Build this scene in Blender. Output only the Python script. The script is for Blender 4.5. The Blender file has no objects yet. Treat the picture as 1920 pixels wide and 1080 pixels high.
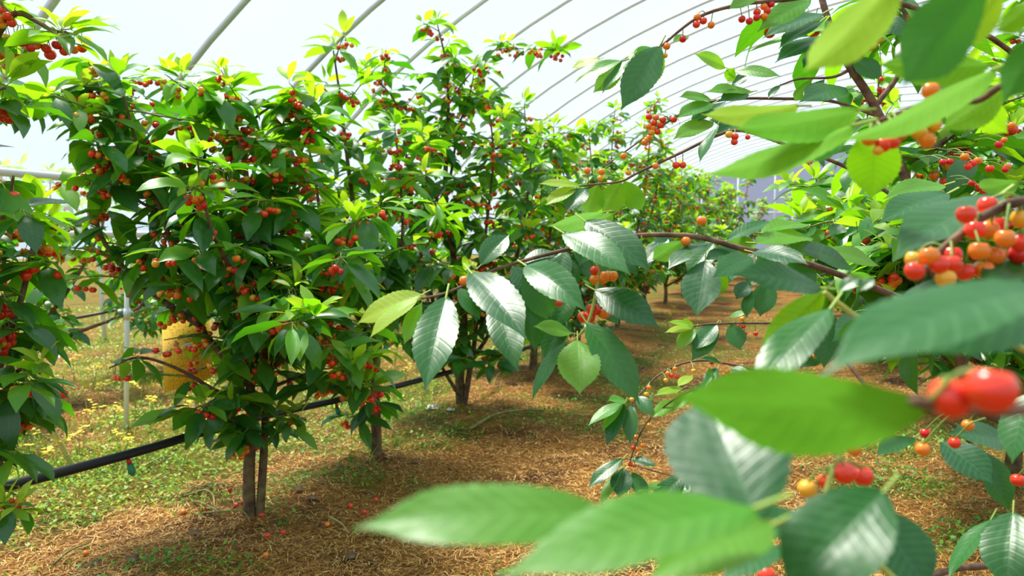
import bpy, math, random
import numpy as np
from mathutils import Vector, Matrix
random.seed(7); RNG = np.random.default_rng(7)
scene = bpy.context.scene
COL = scene.collection
R = math.radians

# ---------------------------------------------------------------- camera, world, sun, exposure
FPX, CAMH, HOR = 1400.0, 1.15, 440.0
PITCH = math.atan((540 - HOR) / FPX)
cam_d = bpy.data.cameras.new('camera'); cam = bpy.data.objects.new('camera', cam_d); COL.objects.link(cam)
cam.location = (0, 0, CAMH); cam.rotation_euler = (math.pi/2 - PITCH, 0, 0)
cam_d.sensor_width = 36; cam_d.lens = 36 * FPX / 1920; cam_d.clip_start = 0.01; cam_d.clip_end = 300
cam_d.dof.use_dof = True; cam_d.dof.focus_distance = 1.7; cam_d.dof.aperture_fstop = 6.0
scene.camera = cam

world = bpy.data.worlds.new('sky'); scene.world = world; world.use_nodes = True
wn = world.node_tree.nodes; bg = wn['Background']
bg.inputs[0].default_value = (0.69, 0.85, 1.0, 1); bg.inputs[1].default_value = 0.90
sun_d = bpy.data.lights.new('sun', 'SUN'); sun = bpy.data.objects.new('sun', sun_d); COL.objects.link(sun)
sun_d.energy = 8.8; sun_d.angle = R(16); sun_d.color = (1.0, 0.95, 0.84)
sun.rotation_euler = Vector((0.27, -0.32, -0.90)).to_track_quat('-Z', 'Y').to_euler()   # from above, left and ahead
vs = scene.view_settings
vs.view_transform = 'Standard'; vs.look = 'None'; vs.gamma = 1; vs.use_curve_mapping = False; vs.exposure = 0.18
try:
    cy = scene.cycles
    cy.use_denoising = True; cy.max_bounces = 5; cy.diffuse_bounces = 2; cy.glossy_bounces = 2
    cy.transmission_bounces = 4; cy.transparent_max_bounces = 6; cy.caustics_reflective = False; cy.caustics_refractive = False
    cy.sample_clamp_indirect = 6
except Exception:
    pass

def P(x, y, d):
    """the point of the place that the photograph shows at pixel x, y at distance d"""
    u = (x - 960) / FPX * d; v = (540 - y) / FPX * d
    c, s = math.cos(PITCH), math.sin(PITCH)
    return np.array([u, d * c + v * s, CAMH + v * c - d * s])
def proj(p):
    c, s = math.cos(PITCH), math.sin(PITCH)
    z = p[..., 2] - CAMH; d = p[..., 1] * c - z * s; v = z * c + p[..., 1] * s
    d = np.where(np.abs(d) < 1e-3, 1e-3, d)
    return 960 + FPX * p[..., 0] / d, 540 - FPX * v / d, d

# ---------------------------------------------------------------- materials
def nodes(name):
    m = bpy.data.materials.new(name); m.use_nodes = True
    nt = m.node_tree; nt.nodes.clear()
    out = nt.nodes.new('ShaderNodeOutputMaterial')
    return m, nt, out
def N(nt, typ, ins=None, **kw):
    n = nt.nodes.new(typ)
    for k, v in kw.items(): setattr(n, k, v)
    if ins:
        for k, v in ins.items():
            if isinstance(v, bpy.types.NodeSocket): nt.links.new(v, n.inputs[k])
            else: n.inputs[k].default_value = v
    return n
def math_(nt, op, a, b=None, c=None):
    n = nt.nodes.new('ShaderNodeMath'); n.operation = op
    for i, v in enumerate((a, b, c)):
        if v is None: continue
        if isinstance(v, bpy.types.NodeSocket): nt.links.new(v, n.inputs[i])
        else: n.inputs[i].default_value = v
    return n.outputs[0]
def mixc(nt, f, a, b):
    n = nt.nodes.new('ShaderNodeMix'); n.data_type = 'RGBA'
    for s, v in ((0, f), (6, a), (7, b)):
        if isinstance(v, bpy.types.NodeSocket): nt.links.new(v, n.inputs[s])
        else: n.inputs[s].default_value = v if s == 0 else (*v, 1)[:4]
    return n.outputs[2]
def ramp(nt, f, stops):
    n = nt.nodes.new('ShaderNodeValToRGB'); nt.links.new(f, n.inputs[0])
    e = n.color_ramp.elements
    while len(e) < len(stops): e.new(0.5)
    for el, (p, c) in zip(e, stops): el.position = p; el.color = (*c, 1)
    return n.outputs[0]

def leaf_material(name, c0, c1, t0, t1, under, rough=0.30, trans=0.34, spec=0.5, bump=0):
    m, nt, out = nodes(name)
    uv = N(nt, 'ShaderNodeUVMap'); uv.uv_map = 'UVMap'
    sp = N(nt, 'ShaderNodeSeparateXYZ', {0: uv.outputs[0]})
    u = math_(nt, 'ABSOLUTE', math_(nt, 'MULTIPLY_ADD', sp.outputs[0], 2.0, -1.0)); v = sp.outputs[1]
    oi = N(nt, 'ShaderNodeObjectInfo'); at = N(nt, 'ShaderNodeAttribute'); at.attribute_name = 'rnd'
    rnd = math_(nt, 'FRACT', math_(nt, 'ADD', oi.outputs['Random'], at.outputs['Fac']))
    # side veins: oblique lines leaving the midrib, and the midrib itself
    ph = math_(nt, 'MULTIPLY', math_(nt, 'SUBTRACT', v, math_(nt, 'MULTIPLY', u, 0.16)), 11.0)
    saw = math_(nt, 'ABSOLUTE', math_(nt, 'SUBTRACT', math_(nt, 'FRACT', ph), 0.5))
    vein = math_(nt, 'SMOOTH_MIN', math_(nt, 'MULTIPLY', saw, 6.0), 1.0, 0.2)
    mid = math_(nt, 'SMOOTH_MIN', math_(nt, 'MULTIPLY', u, 14.0), 1.0, 0.2)
    line = math_(nt, 'MULTIPLY', vein, mid)
    tc = N(nt, 'ShaderNodeTexCoord')
    nz = N(nt, 'ShaderNodeTexNoise', {'Vector': uv.outputs[0], 'Scale': 5.0, 'Detail': 1.0})
    f = math_(nt, 'MULTIPLY_ADD', nz.outputs[0], 0.5, math_(nt, 'MULTIPLY_ADD', rnd, 0.9, -0.2))
    base = mixc(nt, f, c0, c1)
    tr = mixc(nt, f, t0, t1)
    base = mixc(nt, math_(nt, 'MULTIPLY_ADD', line, -0.28, 0.28), base, tuple(min(1, x * 1.6 + 0.05) for x in c1))
    geo = N(nt, 'ShaderNodeNewGeometry')
    base = mixc(nt, geo.outputs['Backfacing'], base, under)
    ro = math_(nt, 'MULTIPLY_ADD', geo.outputs['Backfacing'], 0.3, math_(nt, 'MULTIPLY_ADD', nz.outputs[0], 0.16, rough - 0.08))
    pb = N(nt, 'ShaderNodeBsdfPrincipled', {'Base Color': base, 'Roughness': ro, 'Specular IOR Level': math_(nt, 'MULTIPLY_ADD', geo.outputs['Backfacing'], 0.2 - spec, spec)})
    if bump:
        wr = N(nt, 'ShaderNodeTexNoise', {'Vector': uv.outputs[0], 'Scale': 4.0, 'Detail': 1.0, 'Distortion': .5})
        hh = math_(nt, 'ADD', math_(nt, 'MULTIPLY', line, .35), math_(nt, 'MULTIPLY', wr.outputs[0], 1.6))
        bp = N(nt, 'ShaderNodeBump', {'Height': hh, 'Strength': bump, 'Distance': 0.004})
        nt.links.new(bp.outputs[0], pb.inputs['Normal'])
    tl = N(nt, 'ShaderNodeBsdfTranslucent', {'Color': mixc(nt, math_(nt, 'MULTIPLY_ADD', line, -0.3, 0.3), tr, tuple(x * 0.6 for x in t0))})
    mx = N(nt, 'ShaderNodeMixShader', {0: trans, 1: pb.outputs[0], 2: tl.outputs[0]})
    nt.links.new(mx.outputs[0], out.inputs[0])
    return m
M = {}
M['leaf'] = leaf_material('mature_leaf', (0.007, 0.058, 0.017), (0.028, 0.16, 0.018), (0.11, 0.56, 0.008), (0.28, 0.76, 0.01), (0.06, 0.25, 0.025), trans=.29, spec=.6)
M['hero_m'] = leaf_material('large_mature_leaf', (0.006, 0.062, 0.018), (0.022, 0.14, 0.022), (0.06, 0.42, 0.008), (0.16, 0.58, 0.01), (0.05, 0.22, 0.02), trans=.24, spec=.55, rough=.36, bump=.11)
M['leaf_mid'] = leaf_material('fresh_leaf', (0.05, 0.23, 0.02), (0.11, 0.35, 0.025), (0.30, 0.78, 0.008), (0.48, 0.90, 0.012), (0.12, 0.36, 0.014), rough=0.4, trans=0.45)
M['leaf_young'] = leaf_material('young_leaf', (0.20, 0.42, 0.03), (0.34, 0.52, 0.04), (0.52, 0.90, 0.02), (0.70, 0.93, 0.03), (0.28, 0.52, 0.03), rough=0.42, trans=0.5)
M['hero_f'] = leaf_material('large_fresh_and_backlit_leaf', (0.05, 0.23, 0.02), (0.11, 0.35, 0.025), (0.30, 0.78, 0.008), (0.48, 0.90, 0.012), (0.12, 0.36, 0.014), rough=0.4, trans=0.42, spec=.55, bump=.11)  # lighter green for fresh leaves, also paints light coming through backlit ones
M['hero_y'] = leaf_material('large_young_and_backlit_leaf', (0.20, 0.42, 0.03), (0.34, 0.52, 0.04), (0.52, 0.90, 0.02), (0.70, 0.93, 0.03), (0.28, 0.52, 0.03), rough=0.42, trans=0.5, bump=.11)  # yellow-green of young leaves, also puts backlight into the colour of others

def simple(name, col, rough=0.6, noise=None, metallic=0, bump=0, spec=0.5):
    m, nt, out = nodes(name)
    c = N(nt, 'ShaderNodeRGB'); c.outputs[0].default_value = (*col, 1)
    src = c.outputs[0]
    pb = N(nt, 'ShaderNodeBsdfPrincipled', {'Roughness': rough, 'Metallic': metallic, 'Specular IOR Level': spec})
    if noise:
        col2, scale = noise
        tc = N(nt, 'ShaderNodeTexCoord')
        nz = N(nt, 'ShaderNodeTexNoise', {'Vector': tc.outputs['Object'], 'Scale': scale, 'Detail': 5.0})
        src = mixc(nt, ramp(nt, nz.outputs[0], [(0.35, (0, 0, 0)), (0.65, (1, 1, 1))]), src, col2)
        if bump:
            bp = N(nt, 'ShaderNodeBump', {'Height': nz.outputs[0], 'Strength': bump, 'Distance': 0.01})
            nt.links.new(bp.outputs[0], pb.inputs['Normal'])
    nt.links.new(src, pb.inputs['Base Color']); nt.links.new(pb.outputs[0], out.inputs[0])
    return m
M['petiole'] = simple('petiole', (0.30, 0.42, 0.07), 0.5)
M['stalk'] = simple('fruit_stalk', (0.22, 0.34, 0.06), 0.5)
M['bark'] = simple('bark', (0.085, 0.042, 0.026), 0.8, ((0.21, 0.12, 0.07), 40), bump=0.5)
M['trunk_bark'] = simple('trunk_bark', (0.07, 0.036, 0.02), 0.85, ((0.19, 0.14, 0.05), 25), bump=0.8)
M['twig'] = simple('twig_bark', (0.15, 0.11, 0.04), 0.7, ((0.22, 0.25, 0.06), 30))
M['green_shoot'] = simple('green_shoot', (0.33, 0.38, 0.06), 0.6, ((0.42, 0.46, 0.10), 60))
def cherry_mat(name, a, b, lo, hi):
    m, nt, out = nodes(name)
    tc = N(nt, 'ShaderNodeTexCoord')
    oi = N(nt, 'ShaderNodeObjectInfo')
    nz = N(nt, 'ShaderNodeTexNoise', {'Vector': tc.outputs['Object'], 'Scale': 55.0, 'Detail': 1.5})
    nz.noise_dimensions = '4D'; nt.links.new(math_(nt, 'MULTIPLY', oi.outputs['Random'], 40.0), nz.inputs['W'])
    f = ramp(nt, nz.outputs[0], [(lo, (0, 0, 0)), (hi, (1, 1, 1))])
    c = mixc(nt, f, a, b)
    pb = N(nt, 'ShaderNodeBsdfPrincipled', {'Base Color': c, 'Roughness': 0.2, 'Specular IOR Level': 0.5,
           'Coat Weight': 0.3, 'Coat Roughness': 0.08})
    nt.links.new(pb.outputs[0], out.inputs[0]); return m
M['c_red'] = cherry_mat('red_cherry_skin', (0.90, 0.022, 0.012), (0.94, 0.12, 0.015), 0.45, 0.75)
M['c_dark'] = cherry_mat('deep_red_cherry_skin', (0.66, 0.006, 0.014), (0.84, 0.02, 0.014), 0.4, 0.7)
M['c_orange'] = cherry_mat('orange_cherry_skin', (0.95, 0.14, 0.010), (0.96, 0.38, 0.02), 0.4, 0.65)
M['c_yellow'] = cherry_mat('yellow_cherry_skin', (0.93, 0.48, 0.03), (0.90, 0.22, 0.02), 0.5, 0.72)
CH = {'r': 'c_red', 'd': 'c_dark', 'o': 'c_orange', 'y': 'c_yellow'}

def film_mat(name, tint, fac, tcol):
    m, nt, out = nodes(name)
    tr = N(nt, 'ShaderNodeBsdfTransparent', {'Color': (*tint, 1)})
    tl = N(nt, 'ShaderNodeBsdfTranslucent', {'Color': (*tcol, 1)})
    gl = N(nt, 'ShaderNodeBsdfDiffuse', {'Color': (0.7, 0.75, 0.8, 1)})
    m1 = N(nt, 'ShaderNodeMixShader', {0: 0.15, 1: tl.outputs[0], 2: gl.outputs[0]})
    tc = N(nt, 'ShaderNodeTexCoord')
    nz = N(nt, 'ShaderNodeTexNoise', {'Vector': tc.outputs['Object'], 'Scale': 0.9, 'Detail': 4.0})
    m2 = N(nt, 'ShaderNodeMixShader', {0: math_(nt, 'MULTIPLY_ADD', nz.outputs[0], 0.12, fac - 0.06), 1: tr.outputs[0], 2: m1.outputs[0]})
    nt.links.new(m2.outputs[0], out.inputs[0]); return m
M['film'] = film_mat('greenhouse_film', (0.97, 0.985, 1.0), 0.21, (0.60, 0.63, 0.66))
M['end_film'] = film_mat('end_wall_film', (0.46, 0.47, 0.60), 0.5, (0.26, 0.26, 0.36))
M['steel'] = simple('galvanised_tube', (0.62, 0.66, 0.70), 0.4, metallic=0.35)
M['white_tube'] = simple('white_tube', (0.78, 0.82, 0.86), 0.45)
M['pipe'] = simple('black_plastic_pipe', (0.010, 0.012, 0.018), 0.42)
M['emit_red'] = simple('emitter_red', (0.5, 0.02, 0.02), 0.4)
M['emit_green'] = simple('emitter_green', (0.01, 0.22, 0.08), 0.35)
M['bamboo'] = simple('bamboo_cane', (0.58, 0.50, 0.18), 0.5, ((0.42, 0.40, 0.12), 12))
M['flower'] = simple('yellow_petals', (0.88, 0.70, 0.02), 0.6)
M['weed_stem'] = simple('weed_stem', (0.22, 0.34, 0.06), 0.7)
M['scrap'] = simple('white_scrap', (0.75, 0.72, 0.66), 0.8, ((0.55, 0.5, 0.42), 60))
M['dry_leaf'] = simple('dry_leaf', (0.10, 0.055, 0.03), 0.8, ((0.20, 0.12, 0.06), 30))

# ---------------------------------------------------------------- mesh helpers
def mesh_from(name, v, f, mats, mi=None, uv=None, rnd=None, smooth=True):
    me = bpy.data.meshes.new(name)
    v = np.asarray(v, dtype=np.float32)
    if isinstance(f, np.ndarray):
        nf, k = f.shape
        me.vertices.add(len(v)); me.vertices.foreach_set('co', v.ravel())
        me.loops.add(nf * k); me.loops.foreach_set('vertex_index', f.ravel().astype(np.int32))
        me.polygons.add(nf); me.polygons.foreach_set('loop_start', np.arange(0, nf * k, k, dtype=np.int32))
        me.update(calc_edges=True)
        vi = f.ravel()
    else:
        me.from_pydata([tuple(map(float, p)) for p in v], [], [tuple(map(int, q)) for q in f])
        vi = np.array([i for q in f for i in q])
    for m in mats: me.materials.append(m)
    if mi is not None: me.polygons.foreach_set('material_index', np.asarray(mi, dtype=np.int32))
    if uv is not None:
        l = me.uv_layers.new(name='UVMap'); l.data.foreach_set('uv', np.asarray(uv, dtype=np.float32)[vi].ravel())
    if rnd is not None:
        a = me.attributes.new('rnd', 'FLOAT', 'POINT'); a.data.foreach_set('value', np.asarray(rnd, dtype=np.float32))
    if smooth: me.polygons.foreach_set('use_smooth', np.ones(len(me.polygons), dtype=bool))
    me.update()
    return me
def link(name, me, parent=None, mat=None, **props):
    o = bpy.data.objects.new(name, me); COL.objects.link(o)
    if parent is not None: o.parent = parent
    if mat is not None: o.matrix_basis = mat
    for k, v in props.items(): o[k] = v
    return o
def smooth_path(pts, per=4):
    p = np.asarray(pts, float)
    if len(p) < 3: return p
    q = np.vstack([2 * p[0] - p[1], p, 2 * p[-1] - p[-2]])
    out = []
    for i in range(1, len(q) - 2):
        for t in np.linspace(0, 1, per, endpoint=False):
            a, b, c, d = q[i-1], q[i], q[i+1], q[i+2]
            out.append(0.5 * ((2*b) + (c-a)*t + (2*a-5*b+4*c-d)*t*t + (3*b-a-3*c+d)*t**3))
    out.append(p[-1])
    return np.array(out)
def tube_arrays(pts, rad, sides=6):
    p = np.asarray(pts, float); n = len(p)
    rad = np.interp(np.linspace(0, 1, n), np.linspace(0, 1, len(rad)), rad) if not np.isscalar(rad) else np.full(n, rad)
    tan = np.gradient(p, axis=0); tan /= np.linalg.norm(tan, axis=1)[:, None] + 1e-9
    up = np.array([0, 0, 1.0]) if abs(tan[0][2]) < 0.9 else np.array([1.0, 0, 0])
    a = np.cross(tan, up); a /= np.linalg.norm(a, axis=1)[:, None] + 1e-9
    b = np.cross(tan, a)
    an = np.linspace(0, 2*np.pi, sides, endpoint=False)
    v = (p[:, None] + rad[:, None, None] * (a[:, None] * np.cos(an)[None, :, None] + b[:, None] * np.sin(an)[None, :, None])).reshape(-1, 3)
    i = np.arange(n - 1)[:, None] * sides; j = np.arange(sides)[None]; k = (j + 1) % sides
    f = np.stack([i + j, i + sides + j, i + sides + k, i + k], -1).reshape(-1, 4)
    # tips
    v = np.vstack([v, p[0], p[-1]]); c0, c1 = len(v) - 2, len(v) - 1
    jj = np.arange(sides); kk = (jj + 1) % sides; e = (n - 1) * sides
    f = np.vstack([f, np.stack([np.full(sides, c0), jj, kk, kk], -1), np.stack([np.full(sides, c1), e + kk, e + jj, e + jj], -1)])
    return v, f
def join_arrays(parts):
    vs_, fs, o = [], [], 0
    for v, f in parts: vs_.append(v); fs.append(f + o); o += len(v)
    return np.vstack(vs_), np.vstack(fs)
def fix_tris(f):
    return [tuple(q[:3]) if q[2] == q[3] else tuple(q) for q in f.tolist()]
def tube_mesh(name, paths, mat, sides=6, origin=(0, 0, 0)):
    v, f = join_arrays([tube_arrays(p, r, sides) for p, r in paths])
    return mesh_from(name, v - np.asarray(origin), fix_tris(f), [mat])

# ---------------------------------------------------------------- leaf shapes
PV = np.array([0, .05, .2, .38, .55, .7, .82, .9, .96, 1.0]); PW = np.array([.0, .28, .70, .96, 1., .86, .52, .21, .06, .0])
def leaf_arrays(nl=6, nw=2, w=0.46, fold=0.25, curl=0.5, wave=0.0, quilt=0.0, serr=0.0, twist=0.0, petiole=0.16, seed=0):
    """blade along +Y, top side +Z, length 1; returns verts, quads, uv, material index"""
    rg = np.random.default_rng(seed)
    vv = np.linspace(0, 1, nl + 1); ww = np.interp(vv, PV, PW) * w / 2
    if nl > 12 : ww = np.convolve(np.pad(ww, 1, mode='edge'), [.2, .6, .2], 'valid'); ww[0] = ww[-1] = 0
    ww = np.maximum(ww, 0.004)
    th = curl * (vv ** 1.3)                                   # bend angle along the blade
    y = np.concatenate([[0], np.cumsum(np.cos((th[1:] + th[:-1]) / 2) / nl)]); z = -np.concatenate([[0], np.cumsum(np.sin((th[1:] + th[:-1]) / 2) / nl)])
    us = np.linspace(-1, 1, 2 * nw + 1)
    V = []; UV = []
    ph1, ph2 = rg.uniform(0, 6.28, 2)
    for i in range(nl + 1):
        for u in us:
            half = ww[i] * abs(u)
            if serr and abs(u) == 1 and 0 < i < nl: half *= 1 + serr * (1 if i % 2 else -1)
            lift = half * math.sin(fold) - 0.25 * half * abs(u) * (fold + 0.1)
            lift += wave * math.sin(vv[i] * 9 + (ph1 if u < 0 else ph2)) * abs(u) ** 2 * min(1, 4 * (1 - vv[i]))
            lift += quilt * math.sin((vv[i] - 0.16 * abs(u)) * 11 * 2 * math.pi) * math.sin(min(1, abs(u)) * math.pi * 0.9)
            x = math.copysign(half * math.cos(fold), u)
            tw = twist * vv[i]
            X, L = x * math.cos(tw) - lift * math.sin(tw), x * math.sin(tw) + lift * math.cos(tw)
            V.append((X, y[i] + L * math.sin(th[i]), z[i] + L * math.cos(th[i]))); UV.append((u * .5 + .5, vv[i]))
    k = 2 * nw + 1; F = []; MI = []
    for i in range(nl):
        for j in range(2 * nw): F.append((i*k+j, i*k+j+1, (i+1)*k+j+1, (i+1)*k+j)); MI.append(0)
    if petiole:
        o = len(V); r = 0.011
        for yy, zz in ((-petiole, petiole * 0.28), (0.03, -0.002)):
            for a in range(3): V.append((r * math.cos(a * 2.09 + .5), yy, zz + r * math.sin(a * 2.09 + .5))); UV.append((.5, 0))
        for a in range(3):
            b = (a + 1) % 3; F.append((o+a, o+b, o+3+b, o+3+a)); MI.append(1)
    return np.array(V), np.array(F), np.array(UV), np.array(MI)
LEAF_MATS = ('leaf', 'leaf_mid', 'leaf_young')
SHAPES = [leaf_arrays(6, 2, w=wd, fold=fo, curl=cu, wave=wa, twist=tw, seed=i) for i, (wd, fo, cu, wa, tw) in enumerate([
    (.40, .34, .6, .0, .1), (.44, .20, .95, .02, -.2), (.37, .50, .4, .02, .2), (.46, .25, .75, .03, -.1), (.38, .16, 1.2, .0, .15), (.42, .42, .25, .02, 0)])]
SHAPES_LO = [leaf_arrays(4, 1, w=wd, fold=fo, curl=cu, twist=tw, petiole=0, seed=i) for i, (wd, fo, cu, tw) in enumerate([
    (.42, .30, .55, .1), (.46, .15, .9, -.2), (.40, .45, .35, .2), (.48, .22, .7, -.1), (.40, .12, 1.15, .15), (.45, .38, .2, 0)])]
LEAF_ME = {(s, k): mesh_from('leaf_blade', SHAPES[s][0], SHAPES[s][1], [M[k], M['petiole']], SHAPES[s][3], SHAPES[s][2]) for s in range(6) for k in LEAF_MATS}

def frame(d, n):
    """3x3 with columns side, along, normal"""
    d = d / (np.linalg.norm(d) + 1e-9); n = n - d * np.dot(n, d); n = n / (np.linalg.norm(n) + 1e-9)
    return np.stack([np.cross(d, n), d, n], 1)

# ---------------------------------------------------------------- cherry shape
def cherry_arrays(seg=10, rings=7, stalk=True):
    V, F, MI = [], [], []
    prof = []
    for i in range(rings + 1):
        a = math.pi * i / rings
        r = math.sin(a); z = math.cos(a)
        if z > 0: z = z - 0.28 * (max(0, z - 0.75) / 0.25) ** 1.5 * 1.0     # dimple where the stalk sits
        prof.append((r * 1.02, z * 0.98))
    V.append((0, 0, prof[0][1]))
    for r, z in prof[1:-1]:
        for j in range(seg):
            t = 2 * math.pi * j / seg; V.append((r * math.cos(t), r * math.sin(t) * 0.95, z))
    V.append((0, 0, prof[-1][1])); e = len(V) - 1
    for j in range(seg): F.append((0, 1 + j, 1 + (j + 1) % seg)); MI.append(0)
    for i in range(rings - 2):
        for j in range(seg):
            a, b = 1 + i*seg + j, 1 + i*seg + (j+1) % seg; F.append((a, a+seg, b+seg, b)); MI.append(0)
    s = 1 + (rings - 2) * seg
    for j in range(seg): F.append((e, s + (j+1) % seg, s + j)); MI.append(0)
    if stalk:
        o = len(V); r = 0.09
        pts = [(0, 0, .65), (.12, .05, 2.0), (.5, .1, 3.6)]
        for x, y, z in pts:
            for a in range(3): V.append((x + r*math.cos(a*2.09), y + r*math.sin(a*2.09), z))
        for i in range(2):
            for a in range(3):
                b = (a+1) % 3; F.append((o+3*i+a, o+3*i+b, o+3*i+3+b, o+3*i+3+a)); MI.append(1)
    return V, F, MI
def cherry_mesh(kind, seg=10, rings=7, stalk=True):
    V, F, MI = cherry_arrays(seg, rings, stalk)
    me = mesh_from('cherry_fruit', np.array(V), F, [M[CH[kind]], M['stalk']], MI); return me
CH_ME = {k: cherry_mesh(k) for k in CH}
CH_BIG = {k: cherry_mesh(k, 24, 16, False) for k in CH}

# ---------------------------------------------------------------- trees
class Tree:
    def __init__(s, base, label, seed, group):
        s.base = np.asarray(base, float); s.label = label; s.group = group
        s.rg = np.random.default_rng(seed)
        s.trunks, s.branches, s.twigs, s.shoots = [], [], [], []
        s.leaves = []      # (pos, 3x3, length, shape, mat)
        s.hero = []        # (pos, 3x3, arrays, mat)
        s.cherries = []    # (pos, radius, kind)
        s.frad = .0128
        s.prune = []       # thin spots of the crown: x0, y0, x1, y1, share
        s.hero_ch = []     # (pos, radius, kind, stalk end)
    # -- growth
    def leaf(s, b, d, n, L, mat=None, shape=None):
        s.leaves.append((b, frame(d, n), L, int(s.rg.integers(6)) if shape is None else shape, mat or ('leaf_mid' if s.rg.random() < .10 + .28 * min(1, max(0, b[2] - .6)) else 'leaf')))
    def rosette(s, p, n=5, size=.16, el=(-40, 15), mat=None, az0=None):
        rg = s.rg; a0 = rg.uniform(0, 6.28) if az0 is None else az0
        for i in range(n):
            az = a0 + i * 2.4 + rg.normal(0, .3); e = R(rg.uniform(*el))
            d = np.array([math.cos(az)*math.cos(e), math.sin(az)*math.cos(e), math.sin(e)])
            nrm = np.array([rg.normal(0, .33), rg.normal(0, .33), 1.0]) + 0.5 * np.array([d[0], d[1], 0])
            L = size * rg.uniform(.72, 1.2)
            s.leaf(p + d * L * .15, d, nrm, L, mat)
    def fruit(s, p, n, r=None, mix=(.52, .10, .27, .11)):
        rg = s.rg; r = r or s.frad
        for i in range(n):
            o = np.array([rg.normal(0, .02), rg.normal(0, .02), -rg.uniform(.028, .055)])
            s.cherries.append((p + o, r * rg.uniform(.85, 1.12), 'rdoy'[rg.choice(4, p=mix)]))
    def lateral(s, p, az, el, L, fr=.72, size=.16, top=0.0, nros=5, mix=None):
        rg = s.rg; n = 5; pts = [p]; d = np.array([math.cos(az)*math.cos(el), math.sin(az)*math.cos(el), math.sin(el)])
        for i in range(n):
            d = d + np.array([rg.normal(0, .1), rg.normal(0, .1), (-.10 if top < .6 else .02) + rg.normal(0, .05)]); d /= np.linalg.norm(d)
            pts.append(pts[-1] + d * L / n)
        s.twigs.append((pts, (.004, .0022)))
        k = max(2, int(L / .07))
        for i in range(k):
            t = (i + 1) / k * n; j = min(n - 1, int(t)); q = pts[j] + (pts[j+1] - pts[j]) * (t - j)
            last = i == k - 1
            if last and (rg.random() < .25 + .5 * top):
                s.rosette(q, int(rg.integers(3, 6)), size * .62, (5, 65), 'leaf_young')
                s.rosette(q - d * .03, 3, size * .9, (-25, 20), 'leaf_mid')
            else:
                s.rosette(q, int(rg.integers(max(2, nros - 1), nros + 2)), size)
            if rg.random() < fr: s.fruit(q, int(rg.integers(2, 7)), mix=mix or (.52, .10, .27, .11))
    def scaffold(s, pts, r0, r1, start=.25, step=.09, latlen=(.15, .38), fr=.72, size=.16, per=5, part='branch', nros=5, mix=None):
        pts = smooth_path(pts, per); rg = s.rg
        (s.trunks if part == 'trunk' else s.branches).append((pts, (r0, (r0 + r1) / 2, r1)))
        seg = np.linalg.norm(np.diff(pts, axis=0), axis=1); cum = np.concatenate([[0], np.cumsum(seg)]); T = cum[-1]
        def at(t): return np.array([np.interp(t, cum, pts[:, i]) for i in range(3)])
        t = T * start; az = rg.uniform(0, 6.28)
        while t < T:
            q = at(t); f = t / T
            az += 2.4 + rg.normal(0, .4)
            L = rg.uniform(*latlen) * (1.0 - .35 * max(0, f - .5) * 2)
            s.lateral(q, az, R(rg.uniform(-5, 45)), L, fr, size, top=min(1, max(0, (q[2] - .9))), nros=nros, mix=mix)
            if rg.random() < fr: s.fruit(q + np.array([rg.normal(0, .02), rg.normal(0, .02), 0]), int(rg.integers(3, 9)), mix=mix or (.6, .13, .2, .07))
            t += step * rg.uniform(.7, 1.3)
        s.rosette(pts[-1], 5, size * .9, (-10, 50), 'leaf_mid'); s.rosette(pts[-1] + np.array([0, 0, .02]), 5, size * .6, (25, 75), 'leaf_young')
    def vase(s, h, rad, n, trunk_h=.35, r0=.03, step=.1, latlen=(.12, .34), fr=.72, size=.16, nros=5, lean=(0, 0), low=True, mix=None):
        """a short trunk that opens into n scaffold branches"""
        rg = s.rg; b = s.base; top = b + np.array([lean[0]*.3, lean[1]*.3, trunk_h])
        tp = smooth_path([b - np.array([0, 0, .05]), b + np.array([.012, 0, trunk_h*.5]), top], 4)
        s.trunks.append((tp, (r0*1.35, r0*1.05, r0)))
        a0 = rg.uniform(0, 6.28)
        for i in range(n):
            az = a0 + i * 6.283 / n + rg.normal(0, .25); hh = h * rg.uniform(.78, 1.0); rr = rad * rg.uniform(.55, 1.0)
            if i == 0: hh, rr = h, rad * .15
            if low and i % 3 == 2: hh = h * rg.uniform(.45, .6); rr = rad * 1.05
            e = b + np.array([math.cos(az)*rr + lean[0], math.sin(az)*rr + lean[1], hh])
            m1 = top + (e - top) * .3 + np.array([math.cos(az), math.sin(az), 0]) * rr * .22
            m2 = top + (e - top) * .68 + np.array([math.cos(az), math.sin(az), 0]) * rr * .2 + rg.normal(0, .03, 3)
            s.scaffold([top - np.array([0, 0, .03]), m1, m2, e], r0 * .7, .004, start=.16, step=step, latlen=latlen, fr=fr, size=size, nros=nros, mix=mix)
    # -- output
    def finish(s, name='cherry_tree', max_leaf=300, max_ch=300, lo=True):
        b = s.base
        root = bpy.data.objects.new(name, None); COL.objects.link(root); root.location = b; root.empty_display_size = .1
        root['label'] = s.label; root['category'] = 'tree'; root['group'] = s.group
        for pts, r in s.trunks: link('trunk', tube_mesh('trunk', [(pts, r)], M['trunk_bark'], 9, b), root)
        for pts, r in s.branches: link('branch', tube_mesh('branch', [(pts, r)], M['bark'], 7, b), root)
        for pts, r in s.shoots: link('branch', tube_mesh('shoot', [(smooth_path(pts, 4), r)], M['green_shoot'], 7, b), root)
        bare = [q for q in s.prune if q[4] > .85]
        if bare and s.twigs:
            def ok(tw):
                x, y, d = proj(np.array(tw[0][-1])); return not any(a < x < c and b_ < y < e for a, b_, c, e, _ in bare)
            s.twigs = [tw for tw in s.twigs if ok(tw)]
        if s.twigs: link('twigs', tube_mesh('twigs', [(p, r) for p, r in s.twigs], M['twig'], 4, b), root, kind='stuff')
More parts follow.
